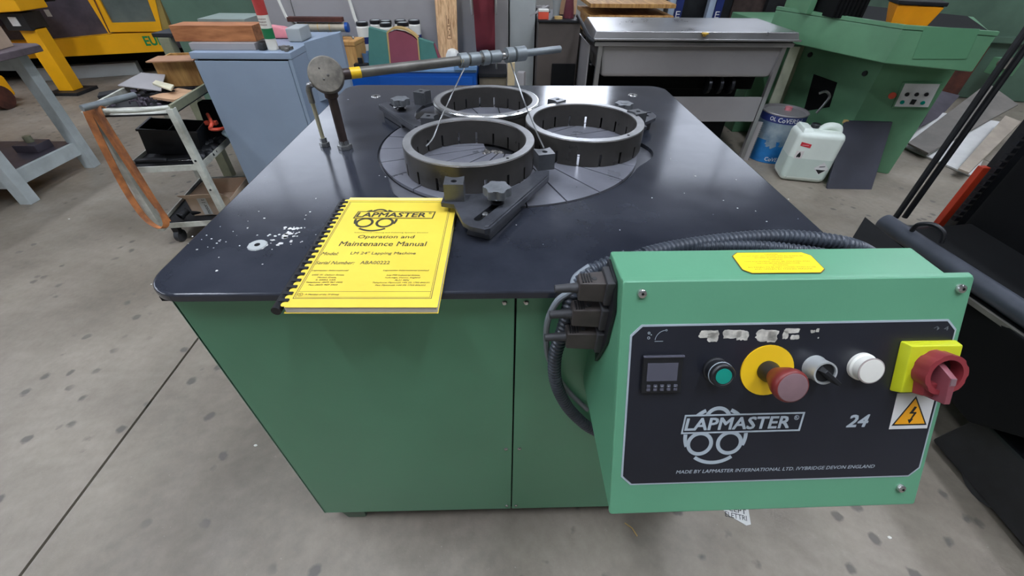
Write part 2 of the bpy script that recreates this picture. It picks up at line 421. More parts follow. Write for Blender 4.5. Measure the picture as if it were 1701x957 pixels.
for i, (x, y) in enumerate([(-4.2, -1.2), (-1.4, -1.0), (1.4, -1.0), (4.2, -1.2), (-4.2, 1.6), (4.2, 1.6), (6.6, 4.6), (-1.4, .6), (1.6, .6)]):  # lamps added overhead, out of view, placed for the light they throw
    t = thing('added_ceiling_light', 'long added out-of-view ceiling light %s' % ['over the far left rear bay', 'behind the operator on the left', 'behind the operator on the right', 'over the far right rear bay', 'over the left aisle', 'over the right aisle', 'high over the rear right corner', 'above the left of the machine', 'above the right of the machine'][i], 'ceiling light', (x, y, 5.9), 'added ceiling lights')
    build('housing', boxg(x-.2, x+.2, y-.8, y+.8, 5.93, 6.0), GREYW, t)
    build('diffuser', boxg(x-.17, x+.17, y-.77, y+.77, 5.905, 5.93), daylight('added_lamp_diffuser', ROOF_POWER*6), t)

# ------------------------------------------------------------------ lapping machine
X0, X1, Y0, Y1 = -.5099, .5594, .4365, 1.5096
lm = thing('lapping_machine', 'green lapping machine with large square black table top and round grooved plate', 'machine', (.025, .97, 0))
CZ0, CZ1 = .078, .868
cx0, cx1, cy0, cy1 = -.4849, .535, .4565, 1.49
sx = .0213
core = G(); core.box(cx0+.004, cx1-.004, cy0+.004, cy1-.004, CZ0+.004, CZ1, 0)
build('frame_core', core, BLACKM, lm)
for a, b in ((cx0, sx-.0015), (sx+.0015, cx1)):
    build('front_panel', boxg(a, b, cy0, cy0+.003, CZ0, CZ1-.004, .001), GREEN, lm)
build('side_panel', boxg(cx0, cx0+.003, cy0, cy1, CZ0, CZ1-.004), GREEN, lm)
build('side_panel', boxg(cx1-.003, cx1, cy0, cy1, CZ0, CZ1-.004), GREEN, lm)
build('rear_panel', boxg(cx0, cx1, cy1-.003, cy1, CZ0, CZ1-.004), GREEN, lm)
for (px, z) in ((sx-.017, .845), (sx+.016, .845), (sx-.015, .405), (sx+.015, .405), (sx-.013, .10), (sx+.012, .10)):
    build('panel_screw', G().lathe([(0, 0), (.0045, 0), (.0045, .001), (.003, .003), (0, .0035)], 12, Matrix.Translation((px, cy0, z)) @ Matrix.Rotation(math.radians(90), 4, 'X')), CHROME, lm)
for x in (cx0+.035, cx1-.085):
    for y in (cy0+.012, cy1-.07):
        g = G(); g.hexa([(x+.004, y+.004, .0), (x+.056, y+.004, 0), (x+.056, y+.056, 0), (x+.004, y+.056, 0)], [(x-.012, y, CZ0+.004), (x+.066, y, CZ0+.004), (x+.066, y+.06, CZ0+.004), (x-.012, y+.06, CZ0+.004)], .004)
        build('foot', g, GREEN_D, lm)
# table top: rounded corners, opening for the plate with overflow lobes
PC = (.0208, .9814); PR = .3035
outer = rrect(X0, X1, Y0, Y1, .055, 8)
def lobe(a):
    r = PR+.006
    for a0, h, wd in ((-8, .034, 20), (232, .034, 20), (112, .034, 20)):
        d = (a-a0+180) % 360-180
        if abs(d) < wd: r += h*(.5+.5*math.cos(math.pi*d/wd))
    return r
hole = [(PC[0]+lobe(a)*math.cos(math.radians(a)), PC[1]+lobe(a)*math.sin(math.radians(a))) for a in range(0, 360, 3)]
g = G(); g.holed(outer, hole, T-.013, T)
es = [e for e in g.bm.edges if len(e.link_faces) == 2 and all(abs(v.co.z-T) < 1e-5 for v in e.verts) and any(abs(f.normal.z) < .5 for f in e.link_faces)]
g.bm.normal_update()
es = [e for e in g.bm.edges if all(abs(v.co.z-T) < 1e-5 for v in e.verts) and any(max(v.co.z for v in f.verts)-min(v.co.z for v in f.verts) > .005 for f in e.link_faces) and not any(((v.co.x-PC[0])**2+(v.co.y-PC[1])**2)**.5 < .36 for v in e.verts)]
bmesh.ops.bevel(g.bm, geom=es, offset=.004, segments=3, affect='EDGES', profile=.5)
tt = build('table_top', g, TABLE, lm, ang=60)
build('table_underlip', boxg(X0+.02, X1-.02, Y0+.012, Y1-.012, T-.022, T-.0135), BLACKM, lm)
tr = G().lathe([(0, 0), (PR+.04, 0), (PR+.04, .004), (0, .004)], 64, None, (PC[0], PC[1], T-.0128)); build('overflow_trough', tr, IRON, lm)
lp = G(); lp.lathe([(0, 0), (PR, 0), (PR, .004), (0, .004)], 96, None, (PC[0], PC[1], T-.009)); lapo = build('lap_plate', lp, PLATE_G, lm)
NS = 24
sect = G()
for k in range(NS):
    a0 = 2*math.pi*(k+.35)/NS; hw = .0012
    pts = []
    for i in range(7):
        a = a0+2*math.pi/NS*i/6; off = (.0015 if i == 0 else -.0015 if i == 6 else 0)/PR
        pts.append((PC[0]+PR*math.cos(a+off), PC[1]+PR*math.sin(a+off)))
    for i in range(6, -1, -1):
        a = a0+2*math.pi/NS*i/6; off = (.0015 if i == 0 else -.0015 if i == 6 else 0)/.06
        pts.append((PC[0]+.06*math.cos(a+off), PC[1]+.06*math.sin(a+off)))
    build('plate_segment', G().prism(pts, T-.0052, T+.001, .0004), PLATE, lapo)
# countersunk screws in the table
for i, (x, y) in enumerate(((-.389, 1.377), (.429, 1.398), (-.393, .556))):
    r = .014
    build('table_screw', G().lathe([(0, .0008), (.004, .0008), (.0045, .0016), (r, .0016), (r+.001, 0)], 24, None, (x, y, T)), CHROME if i < 2 else GREYL, lm)
    build('screw_recess', G().lathe([(0, 0), (.0045, 0), (.0045, .0004), (0, .0004)], 12, None, (x, y, T+.0015)), BLACKM, lm)
# patches where the paint has flaked off
ch = G()
def chip(x, y, s, k=7):
    ph = random.random()*6; n = k
    ch.prism([(x+s*(.55+.6*random.random())*math.cos(ph+2*math.pi*i/n), y+s*.9*(.5+.6*random.random())*math.sin(ph+2*math.pi*i/n)) for i in range(n)], T+.0001, T+.0005)
for p, s in (((-0.358, 0.591, 0.884), .008), ((-0.356, 0.606, 0.884), .007), ((-0.359, 0.573, 0.884), .006), ((-0.358, 0.56, 0.884), .005), ((-0.344, 0.583, 0.884), .004), ((-0.372, 0.585, 0.884), .004), ((-0.345, 0.61, 0.884), .004), ((-0.388, 0.587, 0.884), .003), ((-0.375, 0.568, 0.884), .0035), ((-0.345, 0.566, 0.884), .005), ((-0.342, 0.594, 0.884), .003), ((-0.368, 0.606, 0.884), .004)):
    for q in range(2): chip(p[0]+random.uniform(-.5, .5)*s*2, p[1]+random.uniform(-.5, .5)*s*2, s*random.uniform(.55, 1.05))
for i in range(26):
    p = (-0.357, 0.587, 0.884); chip(p[0]+random.gauss(0, .035), p[1]+random.gauss(0, .03), random.uniform(.001, .0022), 5)
for i in range(9):
    a = i*.7; chip(-.393+.014*math.cos(a), .556+.014*math.sin(a), random.uniform(.001, .004), 6)
for i in range(22):
    p = (-0.468, 0.585, 0.884); chip(p[0]+random.gauss(0, .03), p[1]+random.gauss(0, .03), random.uniform(.0008, .002), 5)
for p in ((0.494, 0.787, 0.884), (0.56, 0.703, 0.884), (0.473, 0.658, 0.884), (0.475, 0.621, 0.884), (0.39, 0.895, 0.884), (0.294, 0.71, 0.884), (0.205, 0.596, 0.884), (0.027, 0.614, 0.884), (0.444, 0.669, 0.884), (0.414, 0.805, 0.884), (-0.352, 0.712, 0.884), (-0.346, 0.662, 0.884), (-0.424, 0.49, 0.884), (-0.438, 0.524, 0.884), (-0.349, 0.65, 0.884), (0.364, 0.729, 0.884), (0.43, 0.699, 0.884), (-0.133, 0.576, 0.884), (-0.5, 0.46, 0.884), (-0.254, 0.811, 0.884), (-0.24, 0.805, 0.884)):
    chip(p[0], p[1], random.uniform(.0012, .0024), 5)
build('paint_chips', ch, WHITE, lm, kind='stuff')

# ------------------------------------------------------------------ conditioning rings
def ring(cx, cy, label, ph, rim=False):
    h = .057; ro = .139; ri = .1205; nh = .027; NSL = 18
    t = thing('conditioning_ring', label, 'ring', (cx, cy, T), 'slotted conditioning rings on the lapping plate')
    g = G(); bm = g.bm
    angs = []      # (angle, has notch in the interval that follows)
    for k in range(NSL):
        a = 2*math.pi*k/NSL+ph; hw = .0028/ro
        angs.append((a-hw, True)); nsub = 5; a1 = a+hw; a2 = a+2*math.pi/NSL-hw
        for j in range(nsub): angs.append((a1+(a2-a1)*j/nsub, False))
    z0, zt = T+.0015, T+h
    n = len(angs); col = []
    c = .0015
    for a, f in angs:
        ca, sa = math.cos(a), math.sin(a)
        mk = lambda r, z: bm.verts.new((cx+r*ca, cy+r*sa, z))
        col.append(dict(ob=mk(ro, z0), om=mk(ro, z0+nh), ot=mk(ro, zt-c), oc=mk(ro-c, zt), ic=mk(ri+c, zt), it=mk(ri, zt-c), im=mk(ri, z0+nh), ib=mk(ri, z0)))
    for i in range(n):
        A, B = col[i], col[(i+1) % n]; notch = angs[i][1]
        for p, q in (('om', 'ot'), ('ot', 'oc'), ('oc', 'ic'), ('ic', 'it'), ('it', 'im')): bm.faces.new((A[p], B[p], B[q], A[q]))
        if notch:
            bm.faces.new((A['om'], B['om'], B['im'], A['im'])); bm.faces.new((A['ob'], A['om'], A['im'], A['ib'])); bm.faces.new((B['ob'], B['om'], B['im'], B['ib']))
        else:
            bm.faces.new((A['ob'], B['ob'], B['om'], A['om'])); bm.faces.new((A['ib'], B['ib'], B['im'], A['im'])); bm.faces.new((A['ob'], B['ob'], B['ib'], A['ib']))
    build('ring_body', g, IRON_D, t)
    rg = G().lathe([(ri+.001, 0), (ri+.001, .0012), (ro-.001, .0012), (ro-.001, 0)], 90, None, (cx, cy, zt-.0004)); build('ground_rim', rg, IRON_T, t)
    if rim:
        build('worn_bright_edge', G().lathe([(ro+.0001, -.012), (ro+.0012, -.010), (ro+.0012, -.002), (ro-.002, .0012), (ro-.004, .0014)], 90, None, (cx, cy, zt)), CHROME, t)
    ha = math.radians(-52)
    build('dowel_hole', G().lathe([(0, 0), (.003, 0), (.003, .0006), (0, .0006)], 12, None, (cx+(ro+ri)/2*math.cos(ha), cy+(ro+ri)/2*math.sin(ha), zt+.0007)), BLACKM, t)
    return t
ring(-.066, .865, 'thick slotted iron ring nearest the yellow manual, front left of the three', .10)
ring(.199, .987, 'thick slotted iron ring on the right side of the grooved plate', .30)
ring(-.035, 1.146, 'rearmost slotted iron ring, with a worn bright outer edge', .02, True)
dp = G()
for i in range(14):
    a = random.random()*6.3; q = (-.02+random.gauss(0, .012), .93+random.gauss(0, .008)); 
    dp.lathe([(0, 0), (.006, 0), (.003, .003), (0, .004)], 7, None, (q[0], q[1], T+.001))
solo('slurry_residue', dp, IRON_D, 'dark dried slurry crumbs on the plate inside the front left ring', 'residue', kind='stuff')

# ------------------------------------------------------------------ ring yokes
def yoke(label):
    z1 = T+.030; z0 = T+.022
    t = thing('ring_yoke', label, 'bracket', (-.012, .66, T), 'ring yokes round the lapping plate')
    out = [(-.104, .640), (-.081, .633), (-.062, .575), (-.050, .562), (-.026, .552), (-.017, .556), (.094, .742), (.097, .768), (.074, .774), (.064, .757), (.045, .722), (.018, .694), (-.02, .676), (-.061, .669), (-.100, .680)]
    a = Vector((-.038, .585)); b = Vector((-.003, .640)); d = (b-a).normalized(); n = Vector((-d.y, d.x)); w_ = .0065
    sl = []
    for i in range(9):
        th = math.pi*i/8; sl.append(b+n*w_*math.cos(th)*-1+d*w_*math.sin(th))
    for i in range(9):
        th = math.pi*i/8; sl.append(a+n*w_*math.cos(th)-d*w_*math.sin(th))
    g = G(); g.holed(out, [(q.x, q.y) for q in sl], z0, z1)
    build('slotted_plate', g, ARM, t)
    # raised stiffening rib along the right arm
    r = G(); r.hexa([(-.026, .553, z0-.004), (-.017, .556, z0-.004), (.094, .742, z0-.004), (.084, .744, z0-.004)], [(-.027, .559, z1+.002), (-.019, .560, z1+.002), (.092, .745, z1+.002), (.084, .748, z1+.002)], .001)
    build('stiffening_rib', r, ARM, t)
    f = G(); f.hexa([(-.060, .583, T), (-.018, .566, T), (.040, .668, T), (.0, .694, T)], [(-.053, .577, z0), (-.022, .563, z0), (.030, .655, z0), (-.004, .676, z0)], .003)
    build('base_block', f, ARM, t)
    build('slot_floor', G().hexa([(-.052, .583, z0-.001), (-.026, .570, z0-.001), (.016, .636, z0-.001), (-.006, .652, z0-.001)], [(-.052, .583, z0+.001), (-.026, .570, z0+.001), (.016, .636, z0+.001), (-.006, .652, z0+.001)]), BLACKM, t)
    build('slot_bolt', G().lathe([(0, 0), (.0055, 0), (.0055, .005), (.004, .007), (0, .0072)], 16, None, (-.026, .604, z0+.001)), NUTM, t)
    # star knob on its stem
    kx, ky = -.006, .640
    st = G().lathe([(0, 0), (.012, 0), (.012, .004), (.008, .006), (.008, .018), (0, .018)], 24, None, (kx, ky, z1)); ko = build('clamp_stem', st, BLACK, t)
    pts = []
    for i in range(72):
        a_ = 2*math.pi*i/72; rr = .0215+.0032*math.cos(6*a_+.5); pts.append((kx+rr*math.cos(a_), ky+rr*math.sin(a_)))
    kb = G().prism(pts, z1+.014, z1+.030, .0015); kp = build('star_knob', kb, KNOB, t, ang=50)
    build('knob_cap', G().lathe([(0, 0), (.009, 0), (.008, .001), (0, .0018)], 24, None, (kx, ky, z1+.030)), KNOB, kp)
    # guide blocks with drilled tops and a hollowed face
    for (cx, cy, rz) in ((-.0805, .660, 0), (.087, .787, math.radians(14))):
        X = Matrix.Translation((cx, cy, 0)) @ Matrix.Rotation(rz, 4, 'Z'); s = .017
        prof = [(-s, -s), (s, -s), (s, s)] + [(s-2*s*i/8, s-.006*math.sin(math.pi*i/8)) for i in range(1, 8)] + [(-s, s)]
        hole = arc(0, -.003, .0055, 0, 337.5, 15)
        g = G(); g.holed(prof, hole, z1, z1+.032, X); bo = build('guide_block', g, BLOCK, t)
        build('bore_bottom', G().lathe([(0, 0), (.0054, 0), (0, .0005)], 12, X, (0, -.003, z1+.022)), BLACKM, bo)
    return t
y0 = yoke('front guide bracket with star knob and two blocks, beside the yellow manual')
def rotc(deg, dx=0, dy=0):
    c = Vector((PC[0], PC[1], 0)); return Matrix.Translation((dx, dy, 0)) @ Matrix.Translation(c) @ Matrix.Rotation(math.radians(deg), 4, 'Z') @ Matrix.Translation(-c)
copy_thing(y0, 'rear left guide bracket whose star knob stands left of the back ring', rotc(-114.3, .018, -.004))
copy_thing(y0, 'right rear guide bracket, its knob showing just above the right ring', rotc(115.4, -.019, .004))

# ------------------------------------------------------------------ slurry post with swivel head and arm
sp = thing('slurry_dispenser', 'pipe stand with round grey swivel head and long horizontal arm over the plate', 'dispenser', (-.365, .956, T))
def hexnut(x, y, z0, r, h, n=6): return [(x+r*math.cos(math.pi/3*i+.3), y+r*math.sin(math.pi/3*i+.3)) for i in range(6)], z0, z0+h
bx, by = -.365, .956; tx, ty = -.417, .971
for (x, y, r) in ((bx, by, .0165), (tx, ty, .0115)):
    p, a, b = hexnut(x, y, T, r, .010); build('hex_nut', G().prism(p, a, b, .0012), NUTM, sp)
    p, a, b = hexnut(x, y, T+.010, r*.68, .010); build('lock_nut', G().prism(p, a, b, .001), NUTM, sp)
build('post', G().cyl((bx, by, T+.012), (bx, by, T+.118), .0098), BROWNPIPE, sp)
build('post_union', G().lathe([(0, 0), (.011, 0), (.014, .003), (.014, .012), (.010, .018), (0, .018)], 20, None, (bx, by, T+.112)), BROWNPIPE, sp)
# the round head: a short drum facing the operator
HC = Vector((bx, by, T+.157))
fd = Vector((.30, -.88, .36)).normalized()
HM = frame_matrix(HC, Vector((fd.y*-1, fd.x, 0)), fd.cross(Vector((fd.y*-1, fd.x, 0))))
hd = G().lathe([(0, -.020), (.030, -.020), (.035, -.014), (.0355, .010), (.033, .014), (.031, .0145), (0, .0150)], 40, HM); ho = build('swivel_head', hd, DISC, sp)
hp = G()
for (u, v, r) in ((.004, -.002, .0035), (-.006, -.009, .0030), (-.010, .012, .002)): hp.lathe([(0, 0), (r, 0), (r*.6, .0008), (0, .001)], 10, HM @ Matrix.Translation((u, v, .0145)))
build('face_pits', hp, IRON_D, ho)
E1 = Vector((.163, 1.252, T+.155)); A0 = HC+Vector((.034, .012, .0))
ad = (E1-A0).normalized()
def on(t): return A0+ad*t
LA = (E1-A0).length
build('arm_socket', G().cyl(A0-ad*.008, A0+ad*.012, .011), BROWNPIPE, sp)
build('yellow_tape_band', G().cyl(on(.012), on(.034), .0112), SAFEY, sp)
build('arm_pipe', G().cyl(on(.030), on(LA*.60), .0106), PIPE, sp)
build('arm_rod', G().cyl(on(LA*.60), on(LA), .0084), GALV, sp)
for i, (f0, f1, r) in enumerate(((.475, .510, .0160), (.522, .568, .0145), (.582, .612, .0165), (.622, .670, .0140), (.703, .738, .0172), (.750, .800, .0172))):
    co = build('clamp_collar', G().cyl(on(LA*f0), on(LA*f1), r), GALV, sp)
    if i % 2 == 0:
        q = on(LA*(f0+f1)/2); build('collar_screw', G().cyl(q+Vector((0, -.012, .002)), q+Vector((0, -.0175, .002)), .004, n=10), CHROME, co)
for f in (.517, .576, .618, .69, .745):
    build('spacer_sleeve', G().cyl(on(LA*(f-.012)), on(LA*(f+.008)), .0098), CHROME, sp)
q = on(LA*.50); wire1 = smooth_path([q, q+Vector((0, -.01, -.012)), (-0.094, 1.062, 1.014), (-0.116, 0.97, 0.984), (-0.137, 0.925, 0.949), (-0.146, 0.887, 0.934), (-0.159, 0.868, 0.924)], 6)
build('drip_wire', G().tube(wire1, .0016, 6), NUTM, sp)
q = on(LA*.725); wire2 = smooth_path([q, q+Vector((0, -.006, -.012)), (0.049, 0.945, 1.004), (0.068, 0.863, 0.974), (0.087, 0.798, 0.948)], 6)
build('drip_wire', G().tube(wire2, .0016, 6), NUTM, sp)
q = on(LA*.655); build('grub_screw', G().cyl(q+Vector((0, 0, -.008)), q+Vector((0, 0, -.028)), .0022, n=8), CHROME, sp)
# supply hose and elbow
tz = T+.128
build('supply_hose', G().cyl((tx, ty, T+.014), (tx, ty, tz-.025), .0045), CREAMTUBE, sp)
eb = [Vector((tx, ty, tz-.030)), Vector((tx, ty, tz-.004)), Vector((tx+.004, ty, tz+.006)), Vector((tx+.014, ty-.003, tz+.009))]
build('elbow_fitting', G().tube(eb, .0065, 12), NUTM, sp)
build('elbow_union', G().cyl(Vector((tx+.010, ty-.002, tz+.009)), Vector((bx-.030, by, tz+.011)), .0055, n=6), CHROME, sp)

# ------------------------------------------------------------------ logo (rings inside a ring, and a slanted name bar)
def logo(parent, X, ink, paper, k=1.0, z=0.):
    "drawn in panel units: x right, y up, origin at the ring centre, radius .0435*k"
    S = k; R1, R0 = .0436*S, .0386*S
    g = G()
    annulus(g, 0, 0, R0, R1, 20, 66, 12, z); annulus(g, 0, 0, R0, R1, 114, 160, 12, z)
    annulus(g, 0, 0, R0, R1, 176, 202, 8, z); annulus(g, 0, 0, R0, R1, -22, 4, 8, z); annulus(g, 0, 0, R0, R1, 232, 308, 16, z)
    for (x, y) in ((-.0205*S, -.0115*S), (.0200*S, -.0113*S), (0, .0252*S)): annulus(g, x, y, .0130*S, .0182*S, 0, 360, 36, z+.00012)
    build('logo_rings', g, ink, parent, X=X)
    x0, x1, y0, y1, sl = -.0478*S, .1155*S, .0042*S, .0322*S, .0015*S
    bar = G().prism([(x0, y0), (x1-sl, y0), (x1+sl, y1), (x0+2*sl, y1)], z+.0001, z+.0005); build('logo_bar_ground', bar, paper, parent, X=X)
    w_ = .0022*S; fr = G()
    P = [(x0, y0), (x1-sl, y0), (x1+sl, y1), (x0+2*sl, y1)]; Q = [(x0+w_*1.1, y0+w_), (x1-sl-w_, y0+w_), (x1+sl-w_*1.2, y1-w_), (x0+2*sl+w_*.9, y1-w_)]
    for i in range(4): fr.prism([P[i], P[(i+1) % 4], Q[(i+1) % 4], Q[i]], z+.0005, z+.0008)
    build('logo_bar_frame', fr, ink, parent, X=X)
    tg = text('LAPMASTER', .1405*S, .0175*S, .12, .038)
    build('logo_lettering', tg, ink, parent, X=X @ Matrix.Translation((-.0432*S, .0095*S, z+.0009)))
    tg = text('R', .0035*S, .0042*S); merge(tg, annulus(G(), .0018*S, .0021*S, .0029*S, .0034*S, 0, 360, 12, 0), Matrix.Identity(4))
    build('registered_mark', tg, ink, parent, X=X @ Matrix.Translation((.1045*S, .0225*S, z+.0009)))

# ------------------------------------------------------------------ manual
BL, BR_, TR_, TL_ = Vector((-.283, .398)), Vector((-.085, .394)), Vector((-.083, .676)), Vector((-.283, .694))
ux = Vector((.2, -.003, 0)).normalized(); mo = Vector((-.2845, .3965, T)); uy = Vector((.003, .2965, 0)).normalized()
MM = frame_matrix(mo, ux, uy)
mn = thing('manual', 'yellow comb-bound maintenance manual lying at the front edge of the black table', 'manual', mo)
MW, MH, MT = .2, .296, .0115
build('page_block', boxg(-.001, MW-.001, .001, MH-.001, .0006, MT-.0008, .0006), PAPER, mn, X=MM)
build('back_cover', boxg(-.004, MW, 0, MH, 0, .0006), YELLOW, mn, X=MM)
cov = G(); cov.prism([(.0005, 0), (MW, 0), (MW, MH), (.0005, MH)], MT-.0008, MT)
co = build('front_cover', cov, YELLOW, mn, X=MM)
build('curled_top_sheet', G().prism([(.001, MH-.010), (MW*.93, MH-.010), (MW*.93, MH), (.001, MH)], MT, MT+.0012, .0004), mat('faded_cover_edge', '#f1dd86', .6, var=.05), mn, X=MM)
nt_ = 21; tabs = G()
for i in range(nt_):
    y = .006+(MH-.016)*i/(nt_-1)
    if i < nt_-1: build('comb_tooth', G().box(-.012, .0015, y+.0042, y+.0098, MT-.001, MT+.0018, .0008), BLACK, mn, X=MM)
    tabs.prism(rrect(-.0062, .003, y-.0043, y+.0042, .0038, 4), MT-.0007, MT+.0001)
build('cover_tabs', tabs, YELLOW, co, X=MM)
build('comb_spine', G().cyl((-.0115, -.002, MT*.52), (-.0115, MH-.004, MT*.52), MT*.56), BLACK, mn, X=MM)
def mtext(s, x, y, w_, h, name='cover_lettering', m=INK_D, bold=.012, **k):
    build(name, text(s, w_, h, bold=bold, **k), m, mn, X=MM @ Matrix.Translation((x, y, MT+.0003)))
fr = G()
bl, br, bb, bt_ = .0045, .190, .0168, .2815
for d, th in ((0, .0009), (.0024, .0006)):
    fr.box(bl+d, bl+d+th, bb+d, bt_-d, MT, MT+.0002); fr.box(br-d-th, br-d, bb+d, bt_-d, MT, MT+.0002)
    fr.box(bl+d, br-d, bb+d, bb+d+th, MT, MT+.0002)
    if d == 0: fr.box(bl+d, br-d, bt_-d-th, bt_-d, MT, MT+.0002)
fr.box(.0068, .187, .0312, .0317, MT, MT+.0002)
build('printed_border', fr, INK, mn, X=MM)
logo(mn, MM @ Matrix.Translation((.0672, .2190, MT)), INK_D, YELLOW, .845, .0001)
mtext('International Lapping and Polishing Systems Division', .042, .1768, .120, .0030)
mtext('Operation and', .0511, .1590, .091, .0120, shear=.1)
mtext('Maintenance Manual', .0275, .1400, .137, .0125, shear=.1)
mtext('Model:', .0080, .1155, .0265, .0080, shear=.25, m=INK); mtext('LM 24" Lapping Machine', .0520, .1155, .0995, .0090, shear=.1, m=INK)
mtext('Serial Number:', .0071, .0925, .058, .0080, shear=.25, m=INK); mtext('ABA00222', .0735, .0930, .0435, .0080, m=INK)
mtext('Lapmaster International', .0085, .0755, .053, .0040, shear=.25)
mtext('Lapmaster International Limited', .1115, .0758, .0665, .0040, shear=.25)
for i, (s, w_) in enumerate((('6400 W. Oakton Street,', .046), ('Morton Grove,', .027), ('IL 60053, USA', .028), ('Telephone: (847) 967 2975', .051), ('Fax: (847) 967 3903', .040))):
    mtext(s, .0355-w_/2, .0655-i*.0056, w_, .0036, shear=.2)
for i, (s, w_) in enumerate((('Lee Mill Industrial Estate,', .048), ('Ivybridge, Devon, England', .050), ('PL21 9EN', .020), ('Telephone: Plymouth +44 (0) 1752 893191', .080), ('Fax: Plymouth +44 (0) 1752 896355', .070))):
    mtext(s, .1430-w_/2, .0650-i*.0056, w_, .0036, shear=.2)
mtext('A Member of the TI Group', .0180, .0228, .046, .0038, shear=.25)
build('round_mark', merge(annulus(G(), 0, 0, .0030, .0035, 0, 360, 16, 0), text('R', .0028, .0032), Matrix.Translation((-.0013, -.0016, 0))), INK_D, mn, X=MM @ Matrix.Translation((.0120, .0248, MT+.0003)))

# ------------------------------------------------------------------ control box on the front of the machine
P0 = Vector((.147, .379, .950)); PU = Vector((.99996, .00907, 0)); PV = Vector((.00412, -.45434, -.89082))
PM = frame_matrix(P0, PU, -PV)           # local x right, y up the slope (negative going down), z out towards the operator
PW, PL = .4410, .3345
cb = thing('control_box', 'sloping light green control box with black panel hung on the machine front', 'control box', (.36, .33, .652))
Wd = PW-.027
zb = P0.z+PV.z*PL; yb = P0.y+PV.y*PL
hs = G()
p = [P0+PU*.0 + Vector((0, .003, -.001)), P0+PU*0+PV*PL + Vector((0, .003, .001)), Vector((P0.x, .4555, zb)), Vector((P0.x, .4555, T-.03)), Vector((P0.x, .436, T-.03+.02)), Vector((P0.x-.002, .442, .95))]
off = Vector((Wd, .0037, 0))
p2 = [q+off for q in p]; n = len(p)
hs._new(p+p2, [tuple(range(n)), tuple(range(2*n-1, n-1, -1))]+[(i, (i+1) % n, n+(i+1) % n, n+i) for i in range(n)])
bmesh.ops.bevel(hs.bm, geom=[e for e in hs.bm.edges], offset=.003, segments=3, affect='EDGES', profile=.5)
build('housing', hs, GREEN, cb, ang=50)
lid = G().prism(rrect(-.0005, PW, -PL, 0, .004, 4), -.004, .0035, .0022); build('front_lid', lid, GREEN, cb, X=PM, ang=50)
build('lid_top_lip', G().hexa([(PM @ Vector((0, -.004, .002))), (PM @ Vector((PW, -.004, .002))), P0+PU*PW+Vector((0, .005, -.004)), P0+Vector((0, .005, -.004))], [P0+Vector((0, -.001, .0006)), P0+PU*PW+Vector((0, -.001, .0006)), P0+PU*PW+Vector((0, .006, .001)), P0+Vector((0, .006, .001))], .0008), GREEN, cb)
for (u, v) in ((.023, -.0151), (.4245, -.0152), (.4126, -.3048), (.023, -.3125)):
    if u < .1 and v < -.2: continue
    s_ = build('lid_screw', G().lathe([(0, 0), (.006, 0), (.0062, .0012), (.0052, .004), (.0035, .005), (0, .005)], 20, PM @ Matrix.Translation((u, v, .0035))), CHROME, cb)
    build('screw_socket', G().lathe([(0, 0), (.0018, 0), (.0018, .0004), (0, .0004)], 6, PM @ Matrix.Translation((u, v, .0084))), BLACKM, s_)
zf = .0035
def chamf(x0, x1, y0, y1, c): return [(x0+c, y0), (x1-c, y0), (x1, y0+c), (x1, y1-c), (x1-c, y1), (x0+c, y1), (x0, y1-c), (x0, y0+c)]
lpn = build('label_border', G().prism(chamf(.0123, .4335, -.2865, -.0553, .0135), zf, zf+.0008), SILVER, cb, X=PM)
pnl = build('black_label_panel', G().prism(chamf(.0148, .4310, -.2840, -.0578, .0125), zf+.0008, zf+.0013), PANELB, cb, X=PM)
zp = zf+.0013
# worn away white print above the buttons
wn = G()
def blob(x0, x1, y0, y1, n=22, j=.22):
    pts = []; cx, cy = (x0+x1)/2, (y0+y1)/2
    for i in range(n):
        a = 2*math.pi*i/n; ca, sa = math.cos(a), math.sin(a); k = (abs(ca)**6+abs(sa)**6)**(-1/6)
        r = 1-random.random()*j; pts.append((cx+(x1-x0)/2*ca*k*r, cy+(y1-y0)/2*sa*k*r))
    wn.prism(pts, zp, zp+.0003)
for q in ((.0975, .126, -.0745, -.0635), (.109, .124, -.080, -.066), (.128, .155, -.0755, -.0632), (.146, .163, -.0785, -.0640), (.170, .2015, -.0805, -.0635), (.186, .199, -.0825, -.066), (.206, .229, -.070, -.063), (.206, .214, -.078, -.066), (.216, .229, -.0785, -.072)): blob(*q)
blob(.241, .2475, -.0705, -.0655, 10, .4); blob(.2475, .253, -.0695, -.0640, 8, .4); blob(.252, .2545, -.078, -.0755, 6, .3)
build('worn_print', wn, WORN, pnl, X=PM)
sy = G()
annulus(sy, .0355, -.066, .0010, .0016, 0, 360, 12, zp); annulus(sy, .0355, -.0725, .0012, .0018, 0, 360, 12, zp); annulus(sy, .0385, -.0685, .0, .0008, 0, 360, 8, zp)
annulus(sy, .0575, -.0765, .0135, .0140, 95, 175, 12, zp); sy.box(.0435, .054, -.0775, -.0770, zp, zp+.0003); annulus(sy, .0572, -.0628, .0008, .0013, 0, 360, 10, zp)
build('process_symbol', sy, SILVER, pnl, X=PM)
logo(pnl, PM @ Matrix.Translation((.1362, -.2130, zp)), SILVER, PANELB, 1.0, 0.)
build('model_number', text('24', .0290, .0175, .22, .042), SILVER, pnl, X=PM @ Matrix.Translation((.3140, -.2050, zp+.0003)))
build('maker_lettering', text('MADE BY LAPMASTER INTERNATIONAL LTD. IVYBRIDGE DEVON ENGLAND', .279, .0052, .2, .012), SILVER, pnl, X=PM @ Matrix.Translation((.0875, -.2700, zp+.0003)))
build('worn_mark', text('\u2191 4', .020, .006), mat('faint_print', '#6c7378', .6), pnl, X=PM @ Matrix.Translation((.402, -.070, zp+.0002)))
